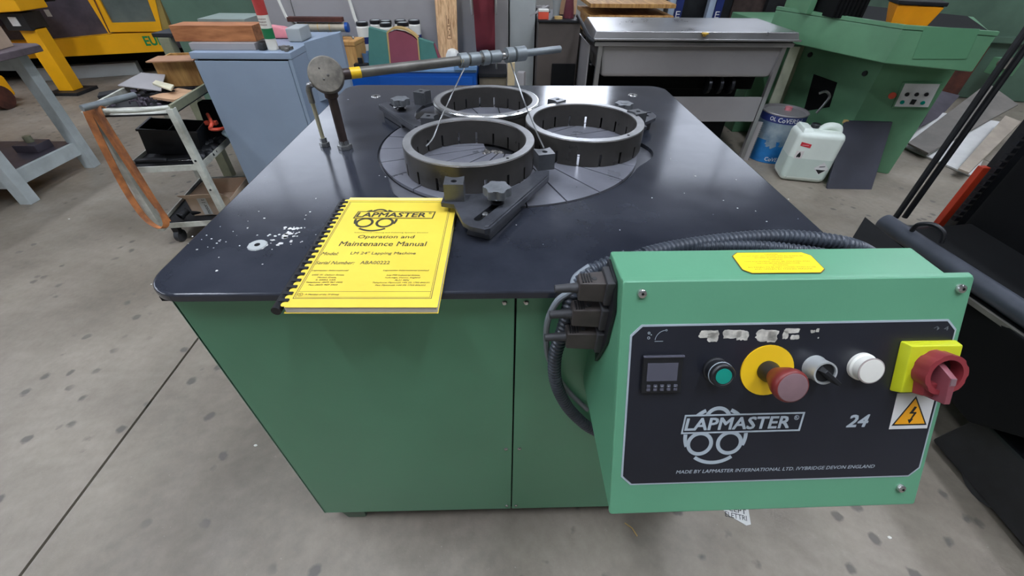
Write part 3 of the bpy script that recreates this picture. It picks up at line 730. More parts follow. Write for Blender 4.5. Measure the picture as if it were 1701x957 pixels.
# timer display
dsp = build('timer_bezel', G().box(.0290, .0800, -.1455, -.0945, zp, zp+.006, .0015), BLACK, cb, X=PM)
build('timer_hood', G().box(.0285, .0805, -.0965, -.0940, zp+.004, zp+.0078, .0006), DISPLAY, dsp, X=PM)
build('timer_screen', G().box(.0345, .0735, -.1285, -.1040, zp+.0058, zp+.0066, .0003), DISPLAY, dsp, X=PM)
tbn = G(); DX = .0350
for i in range(5):
    for v in (-.1350, -.1400):
        x = DX+i*.0087; build('timer_key', G().box(x-.0002, x+.0048, v-.0019, v+.0019, zp+.006, zp+.0078, .0008), DISPLAY, dsp, X=PM)
build('timer_key_marks', text('+ + + +', .030, .0012), SILVER, dsp, X=PM @ Matrix.Translation((DX+.0085, -.1358, zp+.0079)))
bt = -.1165
def turned(name, prof, u, v, m, parent, n=40, **k): return build(name, G().lathe(prof, n, PM @ Matrix.Translation((u, v, zp))), m, parent, X=None, **k)
# green start button
gb = turned('start_button', [(0, 0), (.0165, 0), (.0165, .003), (.0148, .004), (.0148, .011), (.0155, .012), (.0155, .020), (.0140, .022), (.0118, .022), (.0112, .021), (0, .021)], .1245, bt, BLACK, cb)
turned('green_cap', [(0, .0208), (.0102, .0208), (.0100, .0216), (0, .0218)], .1245, bt, TEAL, gb)
turned('bezel_ring', [(.0152, .0140), (.0162, .0142), (.0162, .0150), (.0152, .0152)], .1245, bt, SILVER, gb)
# emergency stop
es_ = turned('emergency_stop_plate', [(0, 0), (.0345, 0), (.0345, .0018), (0, .0018)], .1925, bt-.003, SAFEY, cb)
turned('stop_collar', [(0, 0), (.0135, 0), (.0140, .006), (.0125, .010), (.0115, .020), (0, .020)], .1925, bt-.003, BLACK, es_)
turned('mushroom_head', [(0, .018), (.0120, .018), (.0150, .024), (.0195, .034), (.0212, .041), (.0212, .045), (.0195, .0478), (.018, .0485), (0, .0490)], .1925, bt-.003, REDD, es_)
turned('mushroom_face', [(0, .0484), (.0182, .0484), (.0170, .0493), (0, .0500)], .1925, bt-.003, MUSHT, es_)
# selector switch
sl_ = turned('selector_switch', [(0, 0), (.0160, 0), (.0160, .002), (.0148, .004), (.0152, .018), (.0150, .0195), (.0128, .0195), (.0125, .016), (0, .016)], .2545, bt, mat('satin_silver', '#c6c9c8', .3, .35, var=.06, scale=20), cb)
turned('switch_face', [(0, .0162), (.0124, .0162), (.0124, .0172), (0, .0172)], .2545, bt, BLACK, sl_)
LM_ = PM @ Matrix.Translation((.2545, bt, zp+.017)) @ Matrix.Rotation(math.radians(-42), 4, 'Z')
build('selector_lever', G().hexa([LM_ @ Vector(q) for q in ((-.0115, -.0042, 0), (.0135, -.0042, 0), (.0135, .0042, 0), (-.0115, .0042, 0))], [LM_ @ Vector(q) for q in ((-.008, -.0025, .010), (.0165, -.0022, .014), (.0165, .0022, .014), (-.008, .0025, .010))], .001), BLACK, sl_)
# white lamp
wl = turned('indicator_lamp', [(0, 0), (.0185, 0), (.0185, .004), (.0165, .006), (.0165, .014), (.0155, .0165), (0, .0172)], .3165, bt, WHITEP, cb)
turned('lamp_ring', [(.0155, .0150), (.0172, .0152), (.0172, .0158), (.0155, .0162)], .3165, bt, mat('grey_pink_ring', '#a59a94', .4), wl)
# main isolator: yellow square, red ring and handle
iu, iv = .3985, -.1175
ip = build('isolator_plate', G().hexa([PM @ Vector((iu+a*.037, iv+b*.035, zp)) for a, b in ((-1, -1), (1, -1), (1, 1), (-1, 1))], [PM @ Vector((iu+a*.0335, iv+b*.0320, zp+.013)) for a, b in ((-1, -1), (1, -1), (1, 1), (-1, 1))], .002), LIME, cb)
kg = G(); NK = 48; prof = []
for i in range(NK):
    a = 2*math.pi*i/NK; r = .0262+(.0010 if (i % 6) < 4 else -.0002); prof.append((iu+r*math.cos(a), iv+r*math.sin(a)))
kg.prism(prof, zp+.013, zp+.026, .001)
irg = build('isolator_ring', G().holed(prof, arc(iu, iv, .0205, 0, 350, 35), zp+.013, zp+.031), REDP, ip, X=PM, ang=30)
build('isolator_dial', G().lathe([(0, 0), (.0204, 0), (.0204, .003), (0, .003)], 32, PM @ Matrix.Translation((iu, iv, zp+.013))), mat('dark_red_recess', '#3a2022', .5), ip)
HMx = PM @ Matrix.Translation((iu, iv, zp+.013))
build('isolator_handle', G().hexa([HMx @ Vector(q) for q in ((-.0050, -.036, 0), (.0050, -.036, 0), (.0050, .018, 0), (-.0050, .018, 0))], [HMx @ Vector(q) for q in ((-.0038, -.035, .026), (.0038, -.035, .026), (.0040, .000, .026), (-.0040, .000, .026))], .0012), mat('handle_plum', '#8d4a52', .4), ip)
build('isolator_skirt', G().hexa([HMx @ Vector(q) for q in ((-.020, -.032, 0), (.012, -.036, 0), (.016, -.012, 0), (-.022, -.012, 0))], [HMx @ Vector(q) for q in ((-.018, -.030, .012), (.010, -.035, .012), (.014, -.014, .014), (-.020, -.012, .014))], .0015), REDP, ip)
build('lever_highlight_cap', G().hexa([HMx @ Vector(q) for q in ((-.0036, -.010, .0262), (.0036, -.010, .0262), (.0037, .000, .0262), (-.0037, .000, .0262))], [HMx @ Vector(q) for q in ((-.0032, -.009, .0268), (.0032, -.009, .0268), (.0032, -.001, .0268), (-.0032, -.001, .0268))]), MUSHT, ip)
# electric warning sticker
wsx0, wsx1, wsy0, wsy1 = .3745, .4277, -.2103, -.1570
ws = build('warning_sticker', G().prism([(wsx0, wsy0), (wsx1, wsy0), (wsx1, wsy1), (wsx0, wsy1)], zp, zp+.0003), WHITE, cb, X=PM)
cxw = (wsx0+wsx1)/2
tri = lambda s: [(cxw-.0245*s, -.1885-.0165*s-.0), (cxw+.0245*s, -.1885-.0165*s), (cxw, -.1885+.0270*s)]
build('triangle_border', G().prism(tri(1.0), zp+.0003, zp+.0005), BLACK, ws, X=PM)
build('triangle_field', G().prism(tri(.86), zp+.0005, zp+.0007), ORANGE, ws, X=PM)
bo_ = G(); zz = zp+.0007
for poly in ([(.001, .012), (.0045, .011), (.0, .002), (-.004, .0015)], [(-.004, .0015), (-.0035, .0035), (.0055, .0035), (.0055, .0012)], [(.0055, .0022), (.0025, .0022), (-.0015, -.0085), (.0005, -.0085)], [(-.0042, -.0075), (.0032, -.0065), (-.0010, -.0135)]):
    bo_.prism([(cxw+a, -.1885+b) for a, b in poly], zz, zz+.0002)
build('lightning_bolt', bo_, BLACK, ws, X=PM)
# yellow notice on the top face
q0, q1, q2, q3 = Vector((.2525, .4325)), Vector((.4035, .4335)), Vector((.4035, .3885)), Vector((.2525, .3875))
zt = .9502
def top_pts(x0, x1, y0, y1, c): return [(x0+c, y0), (x1-c, y0), (x1, y0+c*.8), (x1, y1-c*.8), (x1-c, y1), (x0+c, y1), (x0, y1-c*.8), (x0, y0+c*.8)]
NX0, NX1, NY0, NY1 = (0.303, 0.422, 0.95)[0], (0.409, 0.421, 0.95)[0], .3905, .4350
TM = Matrix.Translation((0, 0, zt))
nb = build('notice_border', G().prism(top_pts(NX0, NX1, NY0, NY1, .009), 0, .0004), mat('notice_brown', '#8a6a2a', .6), cb, X=TM)
build('notice_ground', G().prism(top_pts(NX0+.001, NX1-.001, NY0+.001, NY1-.001, .0087), .0004, .0006), mat('notice_yellow', '#fadb14', .5, var=.02), nb, X=TM)
nl = G(); ncx = (NX0+NX1)/2
for s, w_, y in (('CAUTION', .017, .4290), ('DO NOT START ANY MACHINE UNTIL ALL GUARDS ARE', .082, .4252), ('SECURED IN POSITION WITHIN', .052, .4214), ('WARNING', .019, .4174), ('THIS EQUIPMENT MUST BE ISOLATED AND', .086, .4132), ('EARTHED BEFORE REMOVING COVER', .056, .4096), ('ATTENTION', .020, .4056), ('ALL PANELS TO BE KEPT CLOSED WHEN IN USE', .088, .4012), ('AND OPENED BY TRAINED PERSONS', .074, .3974)):
    merge(nl, text(s, w_, .0022), Matrix.Translation((ncx-w_/2, y, zt+.0007)))
build('notice_lettering', nl, mat('notice_print', '#a9851a', .6), nb)
# connector plate and three plugs on the left side
xs = P0.x-.0015
pl = G(); poly = [(.434, .942), (.392, .938), (.372, .905), (.372, .845), (.398, .775), (.440, .845)]
pl._new([(xs-.004, y, z) for y, z in poly]+[(xs, y, z) for y, z in poly], [tuple(range(6)), tuple(range(11, 5, -1))]+[(i, (i+1) % 6, 6+(i+1) % 6, 6+i) for i in range(6)])
build('connector_plate', pl, BLACK, cb)
for i, (yy, zz_, ln) in enumerate(((.406, .921, .040), (.404, .876, .044), (.402, .832, .048))):
    a = xs-.006
    c_ = build('plug', G().hexa([(a-ln, yy-.013, zz_-.017), (a, yy-.016, zz_-.018), (a, yy+.016, zz_-.018), (a-ln, yy+.013, zz_-.017)], [(a-ln, yy-.011, zz_+.011), (a-.006, yy-.014, zz_+.013), (a-.006, yy+.014, zz_+.013), (a-ln, yy+.011, zz_+.011)], .0025), PLUG, cb)
    build('plug_flange', G().box(a-.007, a+.004, yy-.019, yy+.019, zz_-.021, zz_+.017, .0025), RUBBER, c_)
    build('cable_stub', G().tube([(a-ln+.002, yy-.002, zz_-.003), (a-ln-.010, yy-.002, zz_-.003), (a-ln-.030, yy-.003, zz_-.004)], .006, 14, True, [.0075, .0062, .0055]), RUBBER, c_)
    build('plug_screw', G().lathe([(0, 0), (.0035, 0), (.003, .001), (0, .001)], 14, None, (a-ln*.5, yy-.002, zz_+.0122)), RUBBER, c_)
    rb = G()
    for k in range(4): rb.box(a-ln+.004+k*.0035, a-ln+.0055+k*.0035, yy-.009, yy+.009, zz_+.0112, zz_+.0128)
    build('plug_ribs', rb, BLACK, c_)

# ------------------------------------------------------------------ conduits
solo('corrugated_conduit', corrugated([(0.217, 0.504, 0.897), (0.272, 0.523, 0.897), (0.357, 0.542, 0.897), (0.451, 0.552, 0.897), (0.527, 0.543, 0.896), (0.583, 0.541, 0.884), (0.691, 0.592, 0.824), (0.857, 0.657, 0.724)], .0125), CONDUIT, 'upper dark corrugated conduit bowing across the table behind the control box', 'conduit')
solo('corrugated_conduit', corrugated([(0.2, 0.501, 0.895), (0.263, 0.522, 0.895), (0.353, 0.53, 0.895), (0.429, 0.525, 0.895), (0.496, 0.508, 0.895), (0.541, 0.508, 0.884)], .0098, .007), CONDUIT, 'thinner dark conduit half hidden right behind the control box', 'conduit')
solo('corrugated_conduit', corrugated([(0.176, 0.462, 0.924), (0.153, 0.46, 0.915), (0.13, 0.454, 0.907), (0.111, 0.443, 0.896), (0.099, 0.428, 0.884), (0.093, 0.42, 0.832), (0.084, 0.42, 0.764), (0.092, 0.425, 0.687), (0.12, 0.432, 0.604), (0.162, 0.438, 0.532), (0.191, 0.442, 0.497)], .0112), CONDUIT, 'dark corrugated conduit looping down left of the control box', 'conduit')
solo('grey_cable', G().tube(smooth_path([(.125, .455, T+.03), (.105, .448, T+.016), (0.096, 0.425, 0.895), (0.079, 0.424, 0.877), (0.068, 0.424, 0.841), (0.069, 0.43, 0.789), (0.081, 0.444, 0.72), (0.116, 0.448, 0.638), (0.165, 0.448, 0.567)], 6), .0048, 10), GREYCABLE, 'smooth pale grey cable looping outside the corrugated conduit', 'cable')

# ================================================================== left side of the hall
# ------------------------------------------------------------------ steel trolley
tl = thing('tool_trolley', 'cream painted steel trolley with three shelves standing by the blue-grey cabinet', 'trolley', (-1.65, 2.15, 0))
LX, LY, RX, RY = -1.775, 1.875, -1.445, 1.915
LB, RB = (-1.86, 2.42), (-1.50, 2.45)
def legp(x, y, z0, z1, s=.016): return G().box(x-s, x+s, y-s, y+s, z0, z1, .003)
for x, y in ((LX, LY), (RX, RY), LB, RB): build('leg', legp(x, y, .085, .685, .015), CREAM, tl)
for z, nm in ((.10, 'bottom_shelf'), (.405, 'middle_shelf')):
    g = G().hexa([(LX, LY, z), (RX, RY, z), (*RB, z), (*LB, z)], [(LX, LY, z+.006), (RX, RY, z+.006), (*RB, z+.006), (*LB, z+.006)])
    s_ = build(nm, g, DARK, tl)
    for a, b in (((LX, LY), (RX, RY)), ((RX, RY), RB), (RB, LB), (LB, (LX, LY))):
        d = (Vector(b)-Vector(a)).normalized(); n_ = Vector((-d.y, d.x))*.003
        build('shelf_edge', G().hexa([(a[0]-n_.x, a[1]-n_.y, z-.006), (b[0]-n_.x, b[1]-n_.y, z-.006), (b[0]+n_.x, b[1]+n_.y, z-.006), (a[0]+n_.x, a[1]+n_.y, z-.006)], [(a[0]-n_.x, a[1]-n_.y, z+.022), (b[0]-n_.x, b[1]-n_.y, z+.022), (b[0]+n_.x, b[1]+n_.y, z+.022), (a[0]+n_.x, a[1]+n_.y, z+.022)]), CREAM, s_)
g = G().hexa([(LX, LY, .655), (RX, RY, .655), (*RB, .655), (*LB, .655)], [(LX, LY, .661), (RX, RY, .661), (*RB, .661), (*LB, .661)])
tray = build('top_tray', g, DARK, tl)
rail = smooth_path([(LX-.01, LY+.12, .690), (LX-.018, LY+.03, .690), (LX, LY-.005, .690), (LX+.05, LY-.012, .689), (LX+.2, LY-.01, .688), (RX-.03, RY-.012, .688), (RX+.008, RY, .69)], 6)
build('tray_rail', G().tube(rail, .0095, 10), CREAM, tl)
build('side_rail', G().hexa([(RX, RY-.01, .665), (RX+.014, RY-.01, .665), (RB[0]+.014, RB[1], .665), (RB[0], RB[1], .665)], [(RX, RY-.01, .700), (RX+.014, RY-.01, .700), (RB[0]+.014, RB[1], .700), (RB[0], RB[1], .700)], .003), OLIVE, tl)
build('side_rail', G().hexa([(LX-.014, LY, .665), (LX, LY, .665), (LB[0], LB[1], .665), (LB[0]-.014, LB[1], .665)], [(LX-.014, LY, .695), (LX, LY, .695), (LB[0], LB[1], .695), (LB[0]-.014, LB[1], .695)], .003), CREAM, tl)
build('tray_lip', G().hexa([(LX, LY+.004, .656), (RX, RY+.004, .656), (RX, RY+.012, .656), (LX, LY+.012, .656)], [(LX, LY+.030, .684), (RX, RY+.030, .684), (RX, RY+.034, .684), (LX, LY+.034, .684)]), CREAM, tl)
for z in (.45, .30, .16): build('leg_bolt', G().cyl((RX+.002, RY-.018, z), (RX+.002, RY-.0145, z), .005, n=10), DARK, tl)
for x, y in ((LX+.045, LY+.03), (RX-.01, RY+.05), (LB[0]+.04, LB[1]-.03), (RB[0]-.03, RB[1]-.03)):
    ca = build('caster_wheel', G().cyl((x-.012, y, .032), (x+.012, y, .032), .032, n=24), RUBBER, tl)
    build('caster_fork', G().box(x-.017, x+.017, y-.014, y+.014, .045, .094, .003), DARK, ca)
# orange lifting strap hung over the front rail
st = G()
sx_, sy_ = -1.735, 1.845
def sb(pts, wv, m=0): st.ribbon(smooth_path(pts, 6), wv, .006)
sb([(-1.745, 1.885, .672), (-1.745, 1.868, .702), (-1.748, 1.848, .690), (-1.757, 1.838, .60), (-1.772, 1.830, .45), (-1.782, 1.826, .33), (-1.768, 1.812, .22), (-1.738, 1.800, .165), (-1.700, 1.797, .145), (-1.672, 1.803, .165), (-1.665, 1.812, .215)], (.024, .012, -.004))
sb([(-1.705, 1.890, .672), (-1.705, 1.872, .704), (-1.702, 1.850, .692), (-1.697, 1.842, .60), (-1.688, 1.834, .45), (-1.684, 1.828, .33), (-1.676, 1.822, .245), (-1.667, 1.816, .175)], (.034, -.010, 0))
sb([(-1.728, 1.878, .700), (-1.722, 1.853, .690), (-1.718, 1.850, .58), (-1.712, 1.846, .42), (-1.704, 1.842, .30), (-1.694, 1.838, .235)], (.026, .006, 0))
solo('lifting_strap', st, STRAP, 'orange-brown webbing strap looped over the front rail of the trolley', 'strap')
# things on the top tray
solo('steel_tube', G().cyl((-1.724, 1.808, 0.715), (-1.649, 2.015, 0.71), .013, n=20), GALV, 'pale grey steel tube lying across the top tray of the trolley', 'tube')
q = (-1.664, 2.13, 0.7)
X = Matrix.Translation((q[0], q[1], .663)) @ Matrix.Rotation(.5, 4, 'Z')
for i, (a, b, l, r, lab) in enumerate(((-.03, .05, .13, .006, 'long twist drill lying behind the steel tube on the trolley'), (.03, .02, .15, .005, 'dark drill bit pointing at the wooden box on the trolley'), (0, -.03, .10, .007, 'short thick drill in the middle of the trolley tray'))):
    g = G(); pp = [(a+l*k/24, b, .018+i*.004) for k in range(25)]; g.tube(pp, r, 8, True, [r*(1 if (k//2) % 2 else .8) for k in range(25)]); solo_o = build('drill_bit', g, STEELD, None, lab, X=X, cat='drill bit')
cl = G()
for i in range(46):
    x, y = -1.66+random.gauss(0, .055), 2.07+random.gauss(0, .045); s = random.uniform(.005, .012)
    M_ = Matrix.Translation((x, y, .668+random.uniform(0, .02))) @ Matrix.Rotation(random.random()*3, 4, 'Z') @ Matrix.Rotation(random.uniform(-.5, .5), 4, 'X')
    if i % 2: cl.box(-s, s, -s*.6, s*.6, -s*.5, s*.5, 0, M_)
    else: cl.lathe([(0, -s), (s*.5, -s), (s*.5, s), (0, s)], 8, M_)
solo('loose_fittings', cl, PURPLEG, 'jumble of small dark steel fittings heaped on the trolley tray', 'fittings', kind='stuff')
def slab(name, px, z, th, m, lab, cat):
    "a flat piece lying level; px are its four corners"
    g = G().hexa([(p[0], p[1], z) for p in px], [(p[0], p[1], z+th) for p in px], .0015); return solo(name, g, m, lab, cat)
slab('cardboard_piece', [(-1.631, 2.069, 0.69)[:2], (-1.563, 2.149, 0.69)[:2], (-1.524, 2.19, 0.69)[:2], (-1.525, 1.96, 0.69)[:2]][0:1] + [(-1.484, 2.014, 0.69)[:2], (-1.484, 2.17, 0.69)[:2], (-1.582, 2.211, 0.69)[:2]], .678, .012, CARD, 'flat torn piece of brown cardboard at the right of the trolley tray', 'cardboard')
slab('note_pad', [(-1.678, 2.187, 0.72)[:2], (-1.523, 2.075, 0.72)[:2], (-1.557, 2.157, 0.72)[:2], (-1.695, 2.242, 0.72)[:2]], .71, .008, mat('cream_paper', '#d8d2b4', .7), 'small cream pad on the heap in front of the wooden box', 'pad')
g = G().hexa([(-1.858, 2.2, 0.7), (-1.596, 2.11, 0.7), (-1.695, 2.324, 0.72), (-1.837, 2.358, 0.72)], [tuple(Vector(v)+Vector((0, 0, .004))) for v in ((-1.858, 2.2, 0.7), (-1.596, 2.11, 0.7), (-1.695, 2.324, 0.72), (-1.837, 2.358, 0.72))])
solo('grey_sheet', g, GREYW, 'pinkish grey sheet lying at the back of the trolley tray', 'sheet')
slab('steel_block', [(-1.884, 2.086, 0.69)[:2], (-1.837, 2.145, 0.69)[:2], (-1.869, 2.207, 0.69)[:2], (-1.925, 2.155, 0.69)[:2]], .663, .022, DARK, 'dark flat steel block behind the tube on the trolley', 'block')
# open wooden box at the back of the trolley
wb = thing('wooden_box', 'open yellowish plywood box standing at the right rear of the trolley', 'box', (-1.55, 2.4, .661))
wf0, wf1, wf2 = Vector((-1.735, 2.33, .663)), Vector((-1.535, 2.36, .663)), Vector((-1.535, 2.55, .663))
u_ = (wf1-wf0).normalized(); v_ = Vector((-u_.y, u_.x, 0)); WX = frame_matrix(wf0, u_, v_)
for nm, a in (('side_board', (0, .19, 0, .010, 0, .118)), ('side_board', (0, .19, .19, .2, 0, .118)), ('end_board', (0, .010, .010, .19, 0, .118)), ('end_board', (.18, .19, .010, .19, 0, .118)), ('bottom_board', (.01, .18, .01, .19, 0, .008))):
    build(nm, G().box(*a, .001, WX), WOOD, wb)
build('lid_flap', G().box(-.012, .20, -.03, .10, .118, .124, .001, WX), mat('pink_wood_edge', '#b98a68', .6), wb)
# middle shelf contents
bs = thing('black_crate', 'black plastic basket tipped up on the middle shelf of the trolley', 'basket', (-1.62, 2.1, .41))
BX = Matrix.Translation((-1.76, 2.03, .432)) @ Matrix.Rotation(.25, 4, 'Z') @ Matrix.Rotation(math.radians(8), 4, 'Y')
for nm, a in (('side_wall', (0, .24, 0, .005, 0, .12)), ('side_wall', (0, .24, .17, .175, 0, .12)), ('end_wall', (0, .005, 0, .175, 0, .12)), ('end_wall', (.235, .24, 0, .175, 0, .12)), ('basket_floor', (0, .24, 0, .175, 0, .004)), ('rim', (-.006, .246, -.006, .004, .112, .122)), ('rim', (-.006, .004, 0, .18, .112, .122)), ('divider', (.11, .115, .005, .17, .02, .112))):
    build(nm, G().box(*a, .001, BX), BLACK, bs)
pn = G(); pn.tube([(-1.74, 1.925, .437), (-1.66, 1.93, .440), (-1.60, 1.935, .437)], .013, 12, True, [.012, .015, .010]); pn.tube([(-1.60, 1.935, .437), (-1.50, 1.945, .442)], .005, 8)
solo('air_gun', pn, BLACK, 'black handled tool with bright shaft at the front of the middle shelf', 'tool')
solo('steel_rod', G().cyl((-1.70, 1.965, .418), (-1.50, 1.985, .418), .004, n=10), CHROME, 'thin bright rod lying behind the black tool on the middle shelf', 'rod')
dg_ = G()
for i in range(30):
    x, y = -1.53+random.gauss(0, .035), 2.13+random.gauss(0, .08); s = random.uniform(.012, .03)
    dg_.lathe([(0, 0), (s, 0), (s*1.1, s*.6), (s*.5, s*1.1), (0, s*1.2)], 8, Matrix.Translation((x, y, .411)) @ Matrix.Rotation(random.random(), 4, 'X'))
solo('oily_parts', dg_, DARK, 'heap of oily black machine parts on the middle shelf, right side', 'parts', kind='stuff')
dh = G().hexa([(-1.60, 2.28, .411), (-1.50, 2.28, .411), (-1.50, 2.36, .411), (-1.60, 2.36, .411)], [(-1.585, 2.29, .60), (-1.515, 2.29, .60), (-1.515, 2.35, .60), (-1.585, 2.35, .60)], .01)
solo('black_canister', dh, BLACKM, 'black canister with small white label behind the trolley leg', 'canister')
g = G(); g.tube(smooth_path([(-1.508, 2.225, 0.56), (-1.436, 2.119, 0.55), (-1.444, 2.1, 0.53), (-1.42, 2.121, 0.52), (-1.418, 2.167, 0.51)], 5), .008, 8); g.box(-.03, .03, -.012, .012, -.01, .01, .004, Matrix.Translation((-1.474, 2.173, 0.535)))
solo('red_clamp', g, CORAL, 'small red clamp lodged against the blue-grey cabinet on the trolley', 'clamp')
g = G(); g.hexa([tuple(v) for v in ((-1.453, 2.183, 0.47), (-1.415, 2.169, 0.45), (-1.433, 2.238, 0.45), (-1.476, 2.272, 0.47))], [tuple(Vector(v)+Vector((0, 0, .012))) for v in ((-1.453, 2.183, 0.47), (-1.415, 2.169, 0.45), (-1.433, 2.238, 0.45), (-1.476, 2.272, 0.47))], .002)
solo('clear_cover', g, mat('pale_cover', '#a9c0c6', .25), 'small pale square cover beside the red clamp', 'cover')
# bottom shelf contents
cbx = thing('parts_carton', 'open cardboard box with handwritten white label on the bottom shelf of the trolley', 'carton', (-1.5, 2.1, .107))
c0 = Vector((-1.655, 1.975, .109)); cu_ = Vector((.93, .10, 0)).normalized(); cv_ = Vector((-cu_.y, cu_.x, 0)); CX = frame_matrix(c0, cu_, cv_)
for nm, a in (('carton_side', (0, .21, 0, .004, 0, .10)), ('carton_side', (0, .21, .26, .264, 0, .09)), ('carton_end', (0, .004, 0, .264, 0, .10)), ('carton_end', (.206, .21, 0, .264, 0, .085)), ('carton_floor', (0, .21, 0, .264, 0, .003))):
    build(nm, G().box(*a, 0, CX), CARDL, cbx)
flp = build('carton_flap', G().hexa([CX @ Vector(v) for v in ((0, 0, .10), (.21, 0, .10), (.21, .003, .10), (0, .003, .10))], [CX @ Vector(v) for v in ((.0, -.05, .145), (.21, -.05, .145), (.21, -.047, .145), (0, -.047, .145))]), CARDL, cbx)
lb = build('carton_label', G().box(.055, .098, -.0015, -.0003, .005, .105, 0, CX), WHITE, cbx)
tx_ = text('motor 1 t', .085, .018, .1, .01)
build('label_writing', tx_, BLACK, lb, X=CX @ Matrix.Translation((.071, -.002, .010)) @ Matrix.Rotation(math.pi/2, 4, 'X') @ Matrix.Rotation(math.pi/2, 4, 'Z') @ Matrix.Translation((0, -.018, 0)))
pf = G(); pf.lathe([(.017, 0), (.020, 0), (.020, .012), (.017, .015), (.017, .05), (0, .05), (0, .048), (.014, .048), (.014, 0), (.017, 0)], 24, Matrix.Translation((-1.700, 1.935, .128)) @ Matrix.Rotation(math.radians(-75), 4, 'X') @ Matrix.Rotation(math.radians(20), 4, 'Y'))
pf.cyl((-1.665, 1.985, .128), (-1.60, 2.0, .128), .017); solo('pipe_fitting', pf, DARK, 'dark pipe elbow on the bottom shelf in front of the carton', 'pipe fitting')

# ------------------------------------------------------------------ workbench, far left
wbn = thing('workbench', 'grey-white legged workbench with dark top at the far left', 'workbench', (-3.3, 2.6, 0))
g = G().prism([(-4.5, 1.75), (-2.79, 1.75), (-2.77, 2.90), (-2.83, 2.95), (-4.5, 2.95)], .715, .75, .006)
build('bench_top', g, BENCHTOP, wbn)
for x, y in ((-2.90, 2.335), (-2.91, 2.86), (-4.43, 3.0-.1), (-4.43, 2.3)): build('leg', G().box(x-.034, x+.034, y-.034, y+.034, 0, .715, .004), BENCHW, wbn)
build('lower_shelf', G().box(-4.4, -2.93, 2.33, 2.86, .165, .18), PURPLEG, wbn)
build('end_rail', G().box(-2.925, -2.90, 2.33, 2.86, .10, .18, .002), BENCHW, wbn)
build('front_rail', G().box(-4.4, -2.93, 2.31, 2.335, .10, .18, .002), BENCHW, wbn)
build('top_rail', G().box(-4.4, -2.93, 2.84, 2.87, .62, .715, .002), BENCHW, wbn)
bx1 = thing('cardboard_box', 'pale cardboard box on the dark workbench at the left edge', 'box', (-3.1, 2.5, .75))
ca_, cb__ = Vector((-2.885, 2.86, .751)), Vector((-2.80, 2.45, .751)); cdir = Vector((-.35, -.07, 0)); up_ = Vector((0, 0, .10))
build('carton_body', G().hexa([cb__, ca_, ca_+cdir, cb__+cdir], [cb__+up_, ca_+up_, ca_+cdir+up_, cb__+cdir+up_], .002), CARDL, bx1)
build('tape_strip', G().hexa([(-2.97, 2.42, .8515), (-3.055, 2.84, .8515), (-3.09, 2.833, .8515), (-3.005, 2.413, .8515)], [(-2.97, 2.42, .853), (-3.055, 2.84, .853), (-3.09, 2.833, .853), (-3.005, 2.413, .853)]), WHITEP, bx1)
solo('white_cup', G().lathe([(0, 0), (.02, 0), (.03, .05), (.027, .05), (.018, .004), (0, .004)], 20, None, (-2.93, 2.76, .8515)), WHITEP, 'small white cup on the pale cardboard box', 'cup')
mb = thing('machined_block', 'grey machined steel block with a boss on the lower shelf of the workbench', 'block', (-3.03, 2.73, .18))
build('block_body', G().box(-3.13, -2.99, 2.66, 2.78, .18, .225, .003), PURPLEG, mb); build('boss', G().cyl((-3.07, 2.73, .225), (-3.07, 2.73, .262), .022), OLIVE, mb)
solo('orange_carton', G().box(-3.16, -3.02, 2.36, 2.46, .181, .25, .003), mat('orange_card', '#c08a56', .7), 'small orange-brown carton on the lower workbench shelf', 'carton')

# ------------------------------------------------------------------ blue-grey cabinet
bc = thing('steel_cabinet', 'blue-grey steel cabinet with one plain door, left of the lapping machine', 'cabinet', (-1.17, 2.4, 0))
bx0, bx1_, by0, by1, bh = -1.392, -.948, 2.12, 2.66, .862
build('cabinet_body', G().box(bx0, bx1_, by0+.018, by1, 0, bh-.028), BLUEG, bc)
build('cabinet_top', G().box(bx0-.004, bx1_+.003, by0-.002, by1, bh-.027, bh, .003), BLUEG, bc)
dr = build('door', G().box(bx0+.004, bx1_-.018, by0, by0+.017, .03, bh-.034, .003), BLUEG, bc)
build('door_gap', G().box(bx0+.02, bx1_-.016, by0+.004, by0+.018, bh-.034, bh-.029), BLACKM, bc)
build('frame_strip', G().box(bx1_-.016, bx1_, by0, by0+.018, .0, bh-.028, .002), BLUEG, bc)
build('side_flange', G().hexa([(bx1_, 2.30, .60), (bx1_+.11, 2.52, .60), (bx1_+.11, 2.56, .60), (bx1_, 2.56, .60)], [(bx1_, 2.30, bh+.01), (bx1_+.11, 2.52, bh+.02), (bx1_+.11, 2.56, bh+.02), (bx1_, 2.56, bh+.01)], .004), BLUEG, bc)
# on its top
gp = slab('surface_plate', [(-1.405, 2.16), (-1.115, 2.165), (-1.115, 2.34), (-1.405, 2.34)], bh+.001, .028, GREYW, 'flat grey plate under the timber on the blue-grey cabinet', 'plate')
slab('timber_baulk', [(-1.475, 2.185), (-1.115, 2.195), (-1.115, 2.31), (-1.475, 2.30)], bh+.0305, .062, WOODR, 'thick reddish timber baulk lying on top of the blue-grey cabinet', 'timber')
slab('plastic_sheet', [(-1.42, 2.32), (-1.20, 2.32), (-1.20, 2.52), (-1.42, 2.52)], bh+.001, .10, mat('grey_film', '#8f9c94', .3), 'grey film covered pack behind the reddish timber', 'pack')
tb = thing('grease_cartridge', 'tall white tube with red and green label standing on the cabinet', 'cartridge', (-1.04, 2.20, bh))
tcx, tcy = -1.045, 2.185
tb0 = build('tube_body', G().lathe([(0, 0), (.022, 0), (.023, .002), (.023, .20), (.020, .205), (0, .206)], 28, None, (tcx, tcy, bh+.001)), mat('cream_plastic', '#e2ddd0', .4, var=.03), tb)
